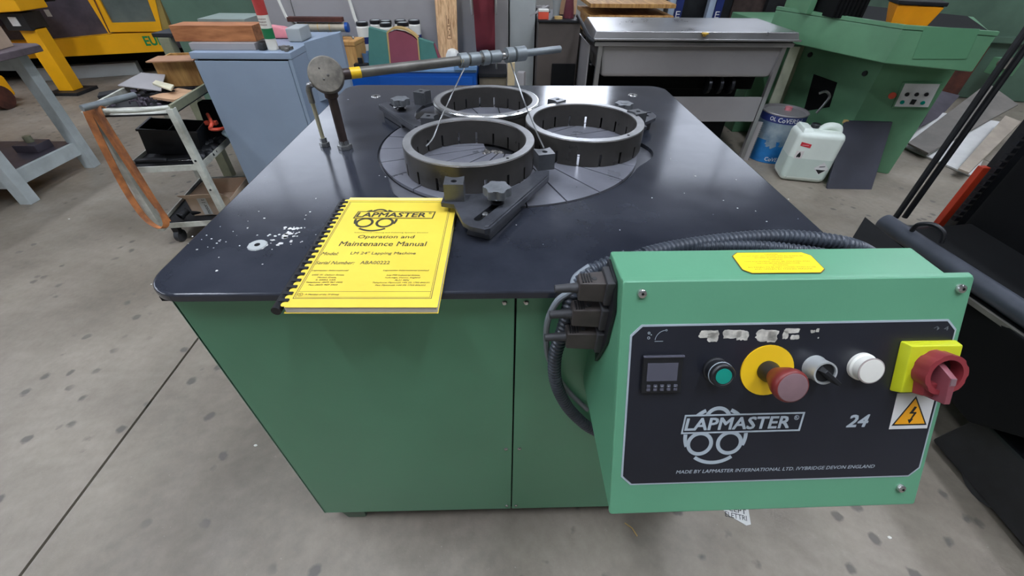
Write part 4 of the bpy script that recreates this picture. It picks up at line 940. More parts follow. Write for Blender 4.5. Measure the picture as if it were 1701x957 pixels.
build('green_band', G().lathe([(.0233, .045), (.0236, .045), (.0236, .085), (.0233, .085)], 28, None, (tcx, tcy, bh+.001)), mat('label_green', '#1f7a4a', .45), tb0)
build('red_band', G().lathe([(.0233, .135), (.0236, .135), (.0236, .20), (.0233, .20)], 28, None, (tcx, tcy, bh+.001)), mat('label_red', '#c0433f', .45), tb0)
tt_ = G()
for r_ in range(3):
    for k in range(6):
        a = -.8+k*.27+r_*.05; tt_.box(-.0022, .0022, -.0004, 0, -.002, .002, 0, Matrix.Rotation(a, 4, 'Z') @ Matrix.Translation((0, -.0234, .100+r_*.011)))
build('faded_print', tt_, mat('faded_brown', '#a08a80', .6), tb0, X=Matrix.Translation((tcx, tcy, bh)))
solo('dark_cloth', G().hexa([(-1.105, 2.16, bh+.001), (-1.072, 2.155, bh+.001), (-1.07, 2.23, bh+.001), (-1.11, 2.23, bh+.001)], [(-1.10, 2.17, bh+.035), (-1.078, 2.165, bh+.03), (-1.076, 2.22, bh+.03), (-1.10, 2.22, bh+.035)], .006), BLACK, 'dark lump between the timber and the white tube', 'block')
solo('pink_bag', G().hexa([(-1.19, 2.44, bh+.001), (-1.06, 2.44, bh+.001), (-1.06, 2.52, bh+.001), (-1.19, 2.52, bh+.001)], [(-1.17, 2.45, bh+.06), (-1.08, 2.45, bh+.05), (-1.08, 2.50, bh+.05), (-1.17, 2.50, bh+.06)], .015), PINK, 'pink and red bag behind the white tube on the cabinet', 'bag')
solo('grey_case', G().box(-1.045, -.975, 2.36, 2.50, bh+.001, bh+.06, .008), GREYL, 'grey plastic case behind the white tube on the cabinet', 'case')
sc_ = G()
for i in range(10): sc_.box(-.012, .012, -.006, .006, 0, .012, .002, Matrix.Translation((-.995+random.gauss(0, .014), 2.19+random.gauss(0, .025), bh+.001)) @ Matrix.Rotation(random.random()*3, 4, 'Z'))
solo('metal_scraps', sc_, PIPE, 'little pile of grey metal scraps right of the white tube', 'scraps', kind='stuff')

# ------------------------------------------------------------------ yellow machine in the distance
YA = (-4.743, 5.067, 0.); YU = (.9455, .3256, 0.)
YM = frame_matrix(YA, YU, (0, 0, 1))       # x along the machine front, y up, z towards the camera
ym = thing('yellow_machine', 'large yellow machining centre with sliding window door in the far left background', 'machine', (-4.3, 5.6, 0))
ybx = lambda x0, x1, y0, y1, z0, z1, b=.004: G().box(x0, x1, y0, y1, z0, z1, b)
build('machine_body', ybx(-2.2, 1.6, .26, 1.9, -1.2, -.10), PURPLEG, ym, X=YM)
build('machine_base', ybx(-2.2, 1.6, .0, .26, -1.2, -.50), BLACKM, ym, X=YM)
build('lower_beam', G().prism([(-1.4, .25), (1.043, 0.2491), (1.128, 0.4337), (0.5776, 0.4406), (0.5613, 0.4301), (-0.029, 0.4024), (-1.4, .44)], -.1, 0, .004), YMACH, ym, X=YM)
build('door_post', G().prism([(0.5617, 0.4413), (0.536, 0.7906), (0.6011, 0.7893), (0.5886, 0.4512)], -.06, .01, .002), YMACH, ym, X=YM)
build('door_gap', G().prism([(0.5727, 0.4519), (0.5899, 0.7593), (0.6, 0.759), (0.5833, 0.4514)], -.04, .012), RUST, ym, X=YM)
wfr = build('window_frame', G().prism([(0.5861, 0.4569), (0.6112, 0.7891), (0.6415, 0.7885), (0.6389, 0.5372), (1.0433, 0.5333), (1.0627, 0.78), (1.138, 0.7784), (1.0572, 0.4424)], -.05, .014, .002), YMACH, ym, X=YM)
build('window_pane', G().prism([(0.6389, 0.5372), (0.6415, 0.7885), (1.0627, 0.78), (1.0433, 0.5333)], -.04, -.02), GLASSG, ym, X=YM)
build('corner_post', G().prism([(1.04, 0.4546), (1.1057, 0.7791), (1.1705, 0.7778), (1.1357, 0.4506)], -.1, .0, .002), mat('grey_yellow', '#a08a4a', .5), ym, X=YM)
build('name_lettering', text('EUROM', .345, .088, .0, .045), mat('name_green', '#1f8a4a', .5), ym, X=YM @ Matrix.Translation(((0.8467, 0.3483)[0], .315, .003)))
build('handle_rail', G().cyl(YM @ Vector((-.55, .72, .04)), YM @ Vector((.28, .76, .04)), .02), DARK, ym)
build('bearing', G().cyl(YM @ Vector((-.35, .60, -.02)), YM @ Vector((-.35, .60, .06)), .09), PURPLEG, ym)
build('cabinet_notice', ybx(.13, .17, .61, .67, -.002, .004, 0), WHITE, ym, X=YM)
yc = thing('pendant_column', 'yellow upright column carrying a yellow box, beside the workbench', 'column', (-4.45, 4.7, 0))
build('column', G().box(-4.53, -4.38, 4.63, 4.76, .03, .58, .006), YMACH, yc)
build('column_foot', G().box(-4.60, -4.30, 4.55, 4.84, 0, .03, .004), DARK, yc)
build('column_clamp', G().box(-4.60, -4.38, 4.60, 4.80, .56, .70, .006), BLACK, yc)
build('clamp_label', G().box(-4.52, -4.45, 4.592, 4.599, .60, .67), WHITE, yc)
build('pendant_box', G().hexa([(-5.4, 4.45, .66), (-4.32, 4.55, .72), (-4.32, 4.85, .72), (-5.4, 4.85, .66)], [(-5.4, 4.45, 1.1), (-4.32, 4.55, 1.1), (-4.32, 4.85, 1.1), (-5.4, 4.85, 1.1)], .01), YMACH, yc)
gb0, gb1 = Vector((-5.251, 5.063, 0)), Vector((-4.238, 5.422, 0)); gd = (gb1-gb0).normalized(); gn = Vector((-gd.y, gd.x, 0))*.12
solo('floor_beam', G().hexa([gb0, gb1, gb1+gn, gb0+gn], [gb0+Vector((0, 0, .13)), gb1+Vector((0, 0, .13)), gb1+gn+Vector((0, 0, .13)), gb0+gn+Vector((0, 0, .13))], .006), GREYL, 'long pale grey beam on the floor before the yellow machine', 'beam')
yt = thing('floor_cleaner', 'small yellow wheeled machine under the far left workbench', 'machine', (-4.9, 3.7, 0))
build('cleaner_body', G().box(-5.6, -4.72, 3.9, 4.4, .05, .24, .03), YMACH, yt); build('cleaner_wheel', G().cyl((-4.68, 4.15, .1), (-4.60, 4.15, .1), .1), RUST, yt)

# ------------------------------------------------------------------ green cupboard and stand behind the cabinet
gm = thing('green_cupboard', 'tall green sheet metal enclosure behind the reddish timber', 'enclosure', (-2.05, 3.9, 0))
build('enclosure_body', G().box(-2.42, -1.70, 3.62, 4.3, .0, 1.5, .01), GREEN_D, gm)
build('enclosure_door', G().box(-2.39, -1.73, 3.60, 3.619, .68, 1.46, .004), GREEN_D, gm)
ps = thing('steel_stand', 'olive grey steel post stand left of the blue-grey cabinet', 'stand', (-2.1, 3.0, 0))
build('stand_post', G().box(-1.90, -1.84, 2.68, 2.73, 0, .825, .003), OLIVE, ps); build('stand_top', G().box(-1.93, -1.50, 2.69, 2.97, .826, .846, .003), DARK, ps)
build('stand_post', G().box(-1.60, -1.54, 2.90, 2.96, 0, .825, .003), OLIVE, ps)

# ================================================================== back of the machine
# grey lockers
lk = thing('tall_locker', 'tall plain grey metal cupboard behind the white jars', 'locker', (-.65, 3.75, 0), None)
build('locker_body', G().box(-1.44, .068, 3.49, 4.0, 0, 1.5, .004), GREYW, lk)
build('locker_door', G().box(-1.435, .064, 3.47, 3.489, .06, 1.49, .003), GREYW, lk)
lk2 = thing('tall_locker', 'narrow grey metal cupboard at the right end of the grey row', 'locker', (.15, 3.75, 0), None)
build('locker_body', G().box(.074, .262, 3.49, 4.0, 0, 1.45, .004), GREYL, lk2); build('locker_door', G().box(.078, .258, 3.47, 3.489, .06, 1.44, .003), GREYL, lk2)
lk3 = thing('low_locker', 'lower grey metal cupboard at the left end of the grey row', 'locker', (-1.6, 3.75, 0), None)
build('locker_body', G().box(-1.69, -1.446, 3.49, 3.6, 0, 1.2, .004), GREYW, lk3); build('locker_handle', G().cyl((-1.52, 3.482, .66), (-1.45, 3.482, .66), .008), CHROME, lk3)
# blue bench
bb_ = thing('blue_bench', 'bright blue steel bench behind the lapping machine', 'bench', (-.8, 3.15, 0))
build('bench_body', G().box(-1.46, -.158, 3.0, 3.42, 0, .585, .004), BLUE, bb_)
build('bench_slab', G().box(-1.465, -.152, 2.995, 3.43, .586, .600, .003), BLUEL, bb_)
build('drawer_front', G().box(-.80, -.18, 2.990, 2.999, .44, .560, .002), BLUE, bb_)
build('end_bracket', G().box(-.30, -.150, 2.985, 3.10, .601, .625, .003), BLUEL, bb_)
# wooden instrument case
wc = thing('wooden_case', 'small yellow wooden case standing on the blue bench, left end', 'case', (-1.0, 3.1, .6))
WCX = Matrix.Translation((-1.085, 3.06, .601)) @ Matrix.Rotation(-.12, 4, 'Z')
build('case_body', G().box(0, .155, 0, .17, 0, .125, .002, WCX), WOOD, wc); build('case_lid', G().box(-.002, .157, -.002, .172, .127, .150, .002, WCX), WOOD, wc)
build('case_handle', G().tube(smooth_path([WCX @ Vector(v) for v in ((.04, .085, .150), (.05, .085, .165), (.08, .085, .168), (.11, .085, .165), (.12, .085, .150))], 4), .006, 8), CHROME, wc)
rv = thing('red_valve', 'red handled valve on dark block beside the wooden case', 'valve', (-1.16, 2.9, .6))
build('valve_body', G().box(-1.42, -1.20, 3.02, 3.10, .601, .640, .004), DARK, rv); build('valve_handle', G().tube([(-1.24, 3.04, .64), (-1.20, 3.03, .70), (-1.175, 3.03, .76)], .018, 10), CORAL, rv); build('valve_nut', G().cyl((-1.19, 3.03, .755), (-1.10, 3.03, .765), .028), BROWNPIPE, rv)
bk = thing('bulldog_clip', 'black spring clip lying against the wooden case', 'clip', (-.9, 3.02, .6))
build('clip_body', G().prism([(-.955, 3.01), (-.865, 3.01), (-.865, 3.05), (-.955, 3.05)], .601, .632, .006), BLACK, bk); build('clip_handle', G().box(-.925, -.895, 3.015, 3.03, .632, .665, .004), BLACK, bk)
solo('blue_tub', G().lathe([(0, 0), (.04, 0), (.045, .07), (.041, .07), (.036, .005), (0, .005)], 20, None, (-.895, 3.16, .601)), BLUEL, 'small blue tub behind the black clip', 'tub')
# abrasive belts folded upright: green, maroon, green
sb_ = thing('folded_abrasive_belts', 'upright folded abrasive belts, green and maroon with tan edges, on the blue bench', 'abrasive belt', (-.63, 3.1, .6))
yb0, yb1 = 3.08, 3.13
def bp(name, pts, m, par, y0=yb0, y1=yb1):
    g = G(); n = len(pts); g._new([(x, y0, z) for x, z in pts]+[(x, y1, z) for x, z in pts], [tuple(range(n)), tuple(range(2*n-1, n-1, -1))]+[(i, (i+1) % n, n+(i+1) % n, n+i) for i in range(n)]); return build(name, g, m, par)
bp('green_belt', [(-.878, .601), (-.735, .601), (-.722, .798), (-.832, .824)], BGREEN, sb_)
bp('maroon_belt', [(-.728, .601), (-.538, .601), (-.532, .755), (-.560, .778), (-.612, .800), (-.665, .808), (-.712, .795)], MAROON, sb_, yb0-.004, yb1-.004)
bp('green_belt', [(-.530, .601), (-.40, .601), (-.432, .740), (-.524, .765)], BGREEN, sb_)
bp('maroon_edge', [(-.398, .601), (-.375, .601), (-.415, .700), (-.428, .735)], MAROON, sb_)
bp('tan_edge', [(-.736, .601), (-.728, .601), (-.712, .80), (-.722, .80)], TAN, sb_, yb0-.006, yb0+.004)
bp('tan_edge', [(-.538, .601), (-.530, .601), (-.524, .768), (-.532, .768)], TAN, sb_, yb0-.006, yb0+.004)
g = G().ribbon(smooth_path([(-.715, 3.10, .800), (-.67, 3.10, .822), (-.61, 3.10, .818), (-.56, 3.10, .795), (-.528, 3.10, .768)], 5), (0, .05, 0), .010); build('folded_crest', g, TAN, sb_)
# white jars with black lids
JP = [(-.930, 3.30, 'leftmost white jar with black lid, front of the row'), (-.860, 3.39, 'white jar with black lid, second from the left and set back'), (-.785, 3.37, 'white jar with black lid behind the centre one'), (-.765, 3.27, 'white jar with black lid in front of the tan belt crest'), (-.690, 3.40, 'white jar with black lid, rear row middle'), (-.655, 3.30, 'white jar with black lid, front row right of middle'), (-.595, 3.40, 'rightmost white jar with black lid')]
def jar(x, y, lab):
    t = thing('jar', lab, 'jar', (x, y, .601), 'white jars on the blue bench')
    b = build('jar_body', G().lathe([(0, 0), (.040, 0), (.042, .004), (.042, .195), (.036, .203), (0, .203)], 24, None, (x, y, .601)), WHITEP, t)
    build('jar_lid', G().lathe([(0, .203), (.038, .203), (.040, .207), (.040, .222), (.035, .226), (.033, .222), (0, .222)], 24, None, (x, y, .601)), BLACK, t)
    build('jar_lid_centre', G().lathe([(0, 0), (.030, 0), (.030, .002), (0, .002)], 20, None, (x, y, .8235)), GREYL, t)
    build('jar_label', G().lathe([(.0422, .10), (.0424, .10), (.0424, .14), (.0422, .14)], 24, None, (x, y, .601)), NAVY, b)
    return t
j0 = jar(*JP[0])
for x, y, lab in JP[1:]: copy_thing(j0, lab, Matrix.Translation((x-JP[0][0], y-JP[0][1], 0)))
# plank leaning upright
pk = thing('upright_plank', 'pale printed wooden plank standing against the grey cupboard', 'plank', (-.36, 3.4, .6))
build('plank_board', G().hexa([(-.435, 3.33, .601), (-.300, 3.33, .601), (-.300, 3.355, .601), (-.435, 3.355, .601)], [(-.435, 3.44, 1.28), (-.275, 3.44, 1.28), (-.275, 3.465, 1.28), (-.435, 3.465, 1.28)], .002), PLANK, pk)
sm_ = G(); SX_ = Matrix.Translation((-.365, 3.3485, .72)) @ Matrix.Rotation(math.radians(-9.2), 4, 'X')
for a in ((0, .003, .0, .14), (.026, .029, .0, .10), (.003, .026, .0, .004), (.006, .022, .02, .026), (.006, .010, .03, .05), (.014, .022, .055, .062), (.006, .022, .075, .081), (.010, .016, .09, .12)): sm_.box(a[0], a[1], -.0006, 0, a[2], a[3], 0, SX_)
build('stencil_mark', sm_, mat('stencil_brown', '#8a6242', .7), pk)
solo('plastic_bag', G().lathe([(0, 0), (.055, .005), (.05, .04), (.035, .065), (.012, .075), (0, .076)], 7, Matrix.Translation((-.33, 3.27, .601)) @ Matrix.Scale(.7, 4, (0, 1, 0))), WHITEP, 'crumpled white plastic bag at the foot of the plank', 'bag')
# red belt hanging
rb_ = thing('hanging_belt', 'wide dark red abrasive belt hanging on the grey cupboard', 'abrasive belt', (-.1, 3.4, .6))
build('belt_band', G().ribbon(smooth_path([(-.105, 3.30, 1.25), (-.105, 3.31, 1.0), (-.100, 3.33, .75), (-.098, 3.38, .64), (-.098, 3.43, .66), (-.098, 3.45, .8), (-.098, 3.45, 1.25)], 6), (.135, 0, 0), .004), REDBELT, rb_)
for x in (-.185, -.022): build('side_cheek', G().cyl((x, 3.30, 1.02), (x+.008, 3.30, 1.02), .15, n=32), WHITEP, rb_)
# wall bracket with taped roll
rh = thing('roll_holder', 'wall bracket holding a taped cream roll and a dark bar', 'holder', (-1.25, 3.35, .8))
build('taped_roll', G().cyl((-1.385, 3.36, .785), (-1.065, 3.36, .785), .028), mat('cream_roll', '#b8ae98', .6), rh)
for x in (-1.33, -1.25, -1.17): build('tape_ring', G().cyl((x, 3.36, .785), (x+.006, 3.36, .785), .0287), TAN, rh)
build('dark_bar', G().box(-1.44, -1.07, 3.33, 3.38, .818, .845, .003), RUST, rh); build('blue_end_cap', G().cyl((-1.065, 3.36, .785), (-1.045, 3.36, .785), .03), BLUE, rh)
build('bracket_arm', G().tube([(-1.49, 3.40, .95), (-1.46, 3.38, .84), (-1.40, 3.36, .79)], .010, 8), WHITEP, rh); build('bracket_arm', G().tube([(-1.02, 3.40, 1.0), (-.995, 3.38, .84), (-.975, 3.37, .78)], .011, 8), WHITEP, rh)
# timber leg and beige chest right of the bench
solo('timber_strip', G().box(.055, .105, 3.12, 3.15, 0, .62, .002), mat('pale_timber', '#c8b48e', .6), 'pale narrow timber strip standing right of the blue bench', 'timber')
ch_ = thing('beige_chest', 'dirty beige metal chest between the blue bench and timber strip', 'chest', (-.05, 3.3, 0))
build('chest_body', G().box(-.145, .05, 3.16, 3.44, 0, .52, .004), mat('dirty_beige', '#7f7460', .5, var=.2, scale=4), ch_); build('chest_lid', G().box(-.148, .052, 3.15, 3.45, .521, .545, .003), DARK, ch_)
solo('rag', G().prism([(.12, 3.14), (.17, 3.12), (.185, 3.17), (.13, 3.18)], .40, .56, .01), GREYW, 'grey rag hanging beside the timber strip', 'rag')
solo('metal_tube_prop', G().cyl((.19, 3.15, 0), (.14, 3.2, .55), .008), GALV, 'thin metal prop leaning right of the timber strip', 'prop')
# dark chest of drawers with clutter
dc = thing('dark_cabinet', 'dark grey-brown steel cabinet between the grey cupboard and steel tank', 'cabinet', (.45, 3.5, 0))
build('cabinet_body', G().box(.27, .56, 3.30, 3.85, 0, .83, .006), mat('brown_grey_steel', '#524a45', .5, var=.12, scale=3), dc)
build('cabinet_recess', G().box(.38, .55, 3.285, 3.30, .02, .58, .003), BLACKM, dc); build('cabinet_lip', G().box(.265, .562, 3.29, 3.85, .831, .845, .003), DARK, dc)
ob = thing('orange_box', 'small orange box with white top on the dark cabinet', 'box', (.30, 3.35, .85))
build('box_body', G().box(.268, .338, 3.31, 3.37, .846, .888, .002), CORAL, ob); build('box_lid', G().box(.268, .338, 3.31, 3.37, .889, .902, .002), WHITEP, ob)
solo('maroon_bottle', G().lathe([(0, 0), (.038, 0), (.034, .05), (.026, .11), (.012, .15), (0, .152)], 20, None, (.485, 3.40, .846)), mat('maroon_plastic', '#5d2630', .4), 'dark maroon cone shaped bottle on the dark cabinet', 'bottle')
solo('grey_funnel', G().lathe([(0, 0), (.02, 0), (.028, .08), (.05, .17), (.045, .17), (.015, .02), (0, .02)], 20, None, (.405, 3.46, .846)), GREYL, 'pale grey funnel standing left of the maroon bottle', 'funnel')
solo('tape_roll', G().lathe([(.014, 0), (.028, 0), (.028, .014), (.014, .014), (.014, 0)], 20, None, (.41, 3.35, .846)), TAN, 'tan tape roll lying in front of the funnel', 'tape roll')
solo('carton', G().box(.44, .56, 3.55, 3.80, .846, .965, .004), CARD, 'brown carton on the dark cabinet beside the steel tank', 'carton')
cp = G()
for i in range(8): cp.tube(smooth_path([(.22+random.uniform(0, .14), 3.4+random.uniform(0, .25), .846), (.25+random.uniform(0, .12), 3.5, .90), (.26+random.uniform(0, .12), 3.55+random.uniform(0, .2), .847)], 4), .008, 6)
solo('cable_clutter', cp, GREYW, 'tangle of grey cables at the left rear of the dark cabinet', 'cables', kind='stuff')
# pallet with timber blocks and racks
pt = thing('timber_pallet', 'wooden pallet standing high behind the steel tank, with square end blocks', 'pallet', (1.1, 4.4, 0))
build('pallet_stand', G().box(.75, 1.55, 4.25, 4.9, 0, .60, .004), BLACKM, pt)
for x0, x1, z0, z1 in ((.98, 1.09, .66, .735), (1.10, 1.21, .66, .735)): build('end_block', G().box(x0, x1, 4.22, 4.5, z0-.058, z1-.02, .003), WOOD, pt)
for a in ((.78, 1.52, .735, .765), (.78, 1.52, .82, .85)): build('deck_board', G().box(a[0], a[1], 4.2, 4.9, a[2], a[3], .003), WOOD, pt)
for x in (.80, 1.36): build('bearer', G().box(x, x+.09, 4.22, 4.8, .602, .735, .003), WOOD, pt)
for i, (xa, lab) in enumerate(((1.56, 'blue-white rack upright with pink tag, left of the pair'), (1.93, 'blue-white rack upright with pink tag, right of the pair'))):
    t = thing('rack_upright', lab, 'rack', (xa, 4.5, 0), 'rack uprights behind the steel tank')
    b = build('upright', G().box(xa, xa+.06, 4.5, 4.56, 0, 1.4, .003), mat('rack_grey_blue', '#a7b4c4', .4), t)
    sg = build('tag_strip', G().box(xa+.062, xa+.13, 4.49, 4.50, .45, 1.0), NAVY, t); build('pink_tag', G().box(xa+.065, xa+.125, 4.482, 4.489, .60, .67), mat('hot_pink', '#d95a7c', .5), sg)
    build('tag_lettering', text('E', .04, .05), WHITE, sg, X=Matrix.Translation((xa+.075, 4.488, .72)) @ Matrix.Rotation(math.pi/2, 4, 'X'))
dk = thing('machine_guard', 'dark steel guard and brown panel behind the tank lid', 'panel', (2.2, 4.7, 0))
build('dark_panel', G().box(1.60, 2.2, 4.62, 4.75, 0, 1.3), DARK, dk); build('brown_panel', G().box(2.2, 2.50, 4.60, 4.7, 0, 1.3), BROWNPIPE, dk); build('grey_panel', G().box(2.5, 3.2, 4.55, 4.7, 0, 1.3), DARK, dk)

# ------------------------------------------------------------------ stainless tank on its frame
tk = thing('steel_tank', 'stainless steel lidded tank on a square tube frame behind the machine', 'tank', (1.25, 3.2, 0))
ya, yb_ = 2.95, 3.42
def taper(x0, x1, y0, y1, z0, z1, t, r=.03): return G().hexa([(x0+t, y0+t*.5, z0), (x1-t, y0+t*.5, z0), (x1-t, y1-t*.5, z0), (x0+t, y1-t*.5, z0)], [(x0, y0, z1), (x1, y0, z1), (x1, y1, z1), (x0, y1, z1)], r)
build('basin', taper(.645, 1.855, ya+.01, yb_, .565, .755, .03, .028), STEEL_S, tk)
build('basin_rim', G().box(.600, 1.880, ya-.012, yb_+.01, .752, .778, .006), STEEL, tk)
build('lid_gap', G().box(.615, 1.87, ya, yb_, .778, .790), BLACKM, tk)
lidg = G().hexa([(.585, ya-.02, .790), (1.895, ya-.02, .790), (1.895, yb_+.02, .790), (.585, yb_+.02, .790)], [(.600, ya-.010, .835), (1.880, ya-.010, .835), (1.84, yb_, .850), (.62, yb_, .850)], .006)
ld_ = build('lid', lidg, STEEL, tk)
build('lid_knob', G().lathe([(0, 0), (.008, 0), (.010, .008), (.022, .014), (.020, .020), (0, .022)], 20, Matrix.Translation((1.28, ya-.022, .812)) @ Matrix.Rotation(0, 4, 'X')), mat('ochre_plastic', '#c9a13a', .45), ld_)
build('lid_flange', G().box(.590, 1.905, ya-.028, ya-.016, .786, .797, .003), STEEL, ld_)
build('lid_handle', G().tube(smooth_path([(.545, yb_-.05, .86), (.545, yb_-.25, .845), (.562, ya+.03, .80), (.60, ya-.01, .775)], 5), .012, 10), DARK, tk)
for x in (.628, 1.815):
    build('frame_leg', G().box(x, x+.030, ya+.0, ya+.030, 0, .752, .003), STEEL, tk); build('frame_leg', G().box(x, x+.030, yb_-.03, yb_, 0, .752, .003), STEEL_S, tk)
build('side_sheet', G().box(.575, .582, ya+.03, yb_+.05, 0, .75), STEEL_S, tk)
build('apron_panel', G().box(.66, 1.812, ya+.004, ya+.012, .285, .450, .002), STEEL_S, tk)
build('pump_housing', G().box(.70, 1.80, 3.10, 3.4, .46, .56, .01), BLACKM, tk)
for x in (1.44, 1.52, 1.60): build('pump_ring', G().cyl((x, 3.06, .50), (x+.02, 3.06, .50), .055, n=28), STEELD, tk)
build('inner_dark', G().box(.67, 1.80, 3.3, 3.4, 0, .56), BLACKM, tk)
pa, pb_ = Vector((1.829, 2.976, 0)), Vector((1.879, 2.943, 0)); pw = Vector((0, .006, 0)); ph_ = Vector((0, 0, .285))
build('perforated_strip', G().hexa([pa, pb_, pb_+pw, pa+pw], [pa+ph_, pb_+ph_, pb_+pw+ph_, pa+pw+ph_]), STEEL_S, tk)
st0 = G()
for i in range(20):
    z = .012+i*.0138; st0.cyl(pb_+Vector((-.002, -.0015, z)), pb_+Vector((.003, -.0015, z+.001)), .0045, n=6)
build('strip_teeth', st0, CHROME, tk)
an = thing('cream_angle', 'cream painted angle section leaning between tank and green machine', 'angle', (1.97, 3.1, 0))
build('angle_web', G().hexa([(2.04, 3.21, 0), (2.13, 3.21, 0), (2.13, 3.22, 0), (2.04, 3.22, 0)], [(2.035, 3.21, .71), (2.10, 3.21, .71), (2.10, 3.22, .71), (2.035, 3.22, .71)]), mat('cream_metal', '#c6c9b0', .45), an)
build('angle_flange', G().hexa([(2.13, 3.21, 0), (2.18, 3.25, 0), (2.175, 3.255, 0), (2.125, 3.215, 0)], [(2.10, 3.21, .71), (2.155, 3.25, .71), (2.15, 3.255, .71), (2.095, 3.215, .71)]), OLIVE, an)

# ------------------------------------------------------------------ blue drum, jerrycan, board
dx, dy = 2.065, 3.03
dm = thing('oil_drum', 'small blue and grey oil drum with navy band behind the white jerrycan', 'drum', (dx, dy, 0))
d0 = build('drum_lower', G().lathe([(0, 0), (.150, 0), (.153, .006), (.150, .012), (.150, .16), (0, .16)], 40, None, (dx, dy, 0)), DRUMB, dm)
d1 = build('drum_upper', G().lathe([(0, .16), (.150, .16), (.150, .29), (0, .29)], 40, None, (dx, dy, 0)), DRUMS, dm)
build('navy_band', G().lathe([(.1505, .285), (.1512, .285), (.1512, .335), (.1505, .335)], 40, None, (dx, dy, 0)), NAVY, d1)
build('drum_top', G().lathe([(0, .328), (.140, .328), (.144, .345), (.153, .345), (.155, .340), (.150, .330), (.150, .29), (0, .29)], 40, None, (dx, dy, 0)), STEEL_S, dm)
build('drum_cap', G().cyl((dx+.05, dy+.05, .328), (dx+.05, dy+.05, .35), .024), PINK, dm)
def wrap(s, w_, h, r, a0, z, m, par, nm, cx=dx, cy=dy):
    t = text(s, w_, h, 0, .02)
    for v in t.bm.verts:
        a = a0+v.co.x/r; v.co = Vector((cx+math.sin(a)*r, cy-math.cos(a)*r, z+v.co.y))
    build(nm, t, m, par)
wrap('OL', .044, .026, .1516, -1.10, .297, WHITE, d1, 'band_lettering'); wrap('CoVERSol', .16, .030, .1516, -.72, .295, WHITE, d1, 'band_lettering'); wrap('CoVERSol', .15, .028, .1506, -.62, .018, WHITE, d0, 'foot_lettering')
g = G()
for i in range(14):
    a = -.95+random.uniform(0, 1.0); z = random.uniform(.12, .20); s = random.uniform(.015, .035)
    P_ = [(dx+math.sin(a+s*c/.15)*.1508, dy-math.cos(a+s*c/.15)*.1508, z+s*.8*d_) for c, d_ in ((-1, -.6), (.2, -1), (1, -.2), (.6, .9), (-.5, 1))]
    v, f = g._new(P_, [(0, 1, 2, 3, 4)])
build('paint_scuffs', g, DRUMS, d0, kind='stuff')
jc = thing('jerrycan', 'white translucent plastic jerrycan with hazard labels standing on the floor', 'jerrycan', (2.12, 2.65, 0))
JX = Matrix.Translation((2.120, 2.665, 0)) @ Matrix.Rotation(math.radians(-14), 4, 'Z')
def rbox(x0, x1, y0, y1, z0, z1, b): return G().box(x0, x1, y0, y1, z0, z1, b, JX, 4)
jb = build('can_body', rbox(-.160, .125, -.098, .098, .0, .335, .038), POLY, jc)
build('can_liquid_band', rbox(-.1605, .1255, -.0985, .0985, .004, .200, .037), LIQUID, jb)
build('can_shoulder', G().hexa([JX @ Vector(v) for v in ((-.145, -.085, .32), (-.065, -.085, .32), (-.065, .085, .32), (-.145, .085, .32))], [JX @ Vector(v) for v in ((-.135, -.07, .352), (-.08, -.06, .350), (-.08, .06, .350), (-.135, .07, .352))], .010), POLY, jc)
build('can_handle', G().tube(smooth_path([JX @ Vector(v) for v in ((.095, 0, .315), (.085, 0, .345), (.05, 0, .355), (.01, 0, .348), (-.015, 0, .315))], 5), .024, 12), POLY, jc)
build('can_cap', G().lathe([(0, 0), (.026, 0), (.026, .022), (.022, .026), (0, .026)], 20, JX @ Matrix.Translation((-.045, .02, .334))), BLACK, jc)
JF = JX @ frame_matrix((0, -.0988, 0), (1, 0, 0), (0, 0, 1))
rl = build('red_label', G().prism([(-.130, .250), (-.065, .238), (-.065, .262), (-.130, .274)], 0, .0006), mat('label_red2', '#c9303a', .45), jc, X=JF)
build('label_line', G().box(-.118, -.080, .2535, .2555, .0006, .0009), WHITE, rl, X=JF)
hl = build('hazard_label', G().prism([(-.135, .165), (-.088, .165), (-.088, .215), (-.135, .215)], 0, .0006), mat('pink_white', '#d6cfca', .5), jc, X=JF)
build('flame_mark', G().prism([(-.124, .175), (-.116, .171), (-.112, .177), (-.107, .171), (-.099, .175), (-.101, .190), (-.112, .210), (-.121, .193)], .0006, .001), BLACK, hl, X=JF)
def dia(cx, cy, s, z): return G().prism([(cx, cy-s), (cx+s, cy), (cx, cy+s), (cx-s, cy)], z, z+.0004)
dl = build('corrosive_diamond', dia(.060, .110, .044, 0), WHITE, jc, X=JF); build('diamond_line', G().prism([(.060, .071), (.090, .101), (.030, .101)], .0005, .0009), BLACK, dl, X=JF)
build('diamond_symbol', G().prism([(.043, .117), (.075, .123), (.078, .129), (.045, .123)], .0005, .0009), BLACK, dl, X=JF)
bdl, bdr, btl, btr = Vector((2.206, 2.479, 0)), Vector((2.506, 2.468, 0)), Vector((2.336, 2.775, 0.35)), Vector((2.644, 2.752, 0.35))
th_ = Vector((.0, .018, .0))
db = thing('dark_board', 'dark navy board with worn edges leaning against the green machine', 'board', bdl)
build('board_sheet', G().hexa([bdl, bdr, bdr+th_, bdl+th_], [btl, btr, btr+th_, btl+th_], .002), DBOARD, db)
build('chipped_corner', G().hexa([btl+Vector((-.004, -.003, -.02)), btl+Vector((.03, -.003, -.02)), btl+Vector((.03, .02, -.02)), btl+Vector((-.004, .02, -.02))], [btl+Vector((-.004, -.003, .004)), btl+Vector((.02, -.003, .004)), btl+Vector((.02, .02, .004)), btl+Vector((-.004, .02, .004))], .003), TAN, db)

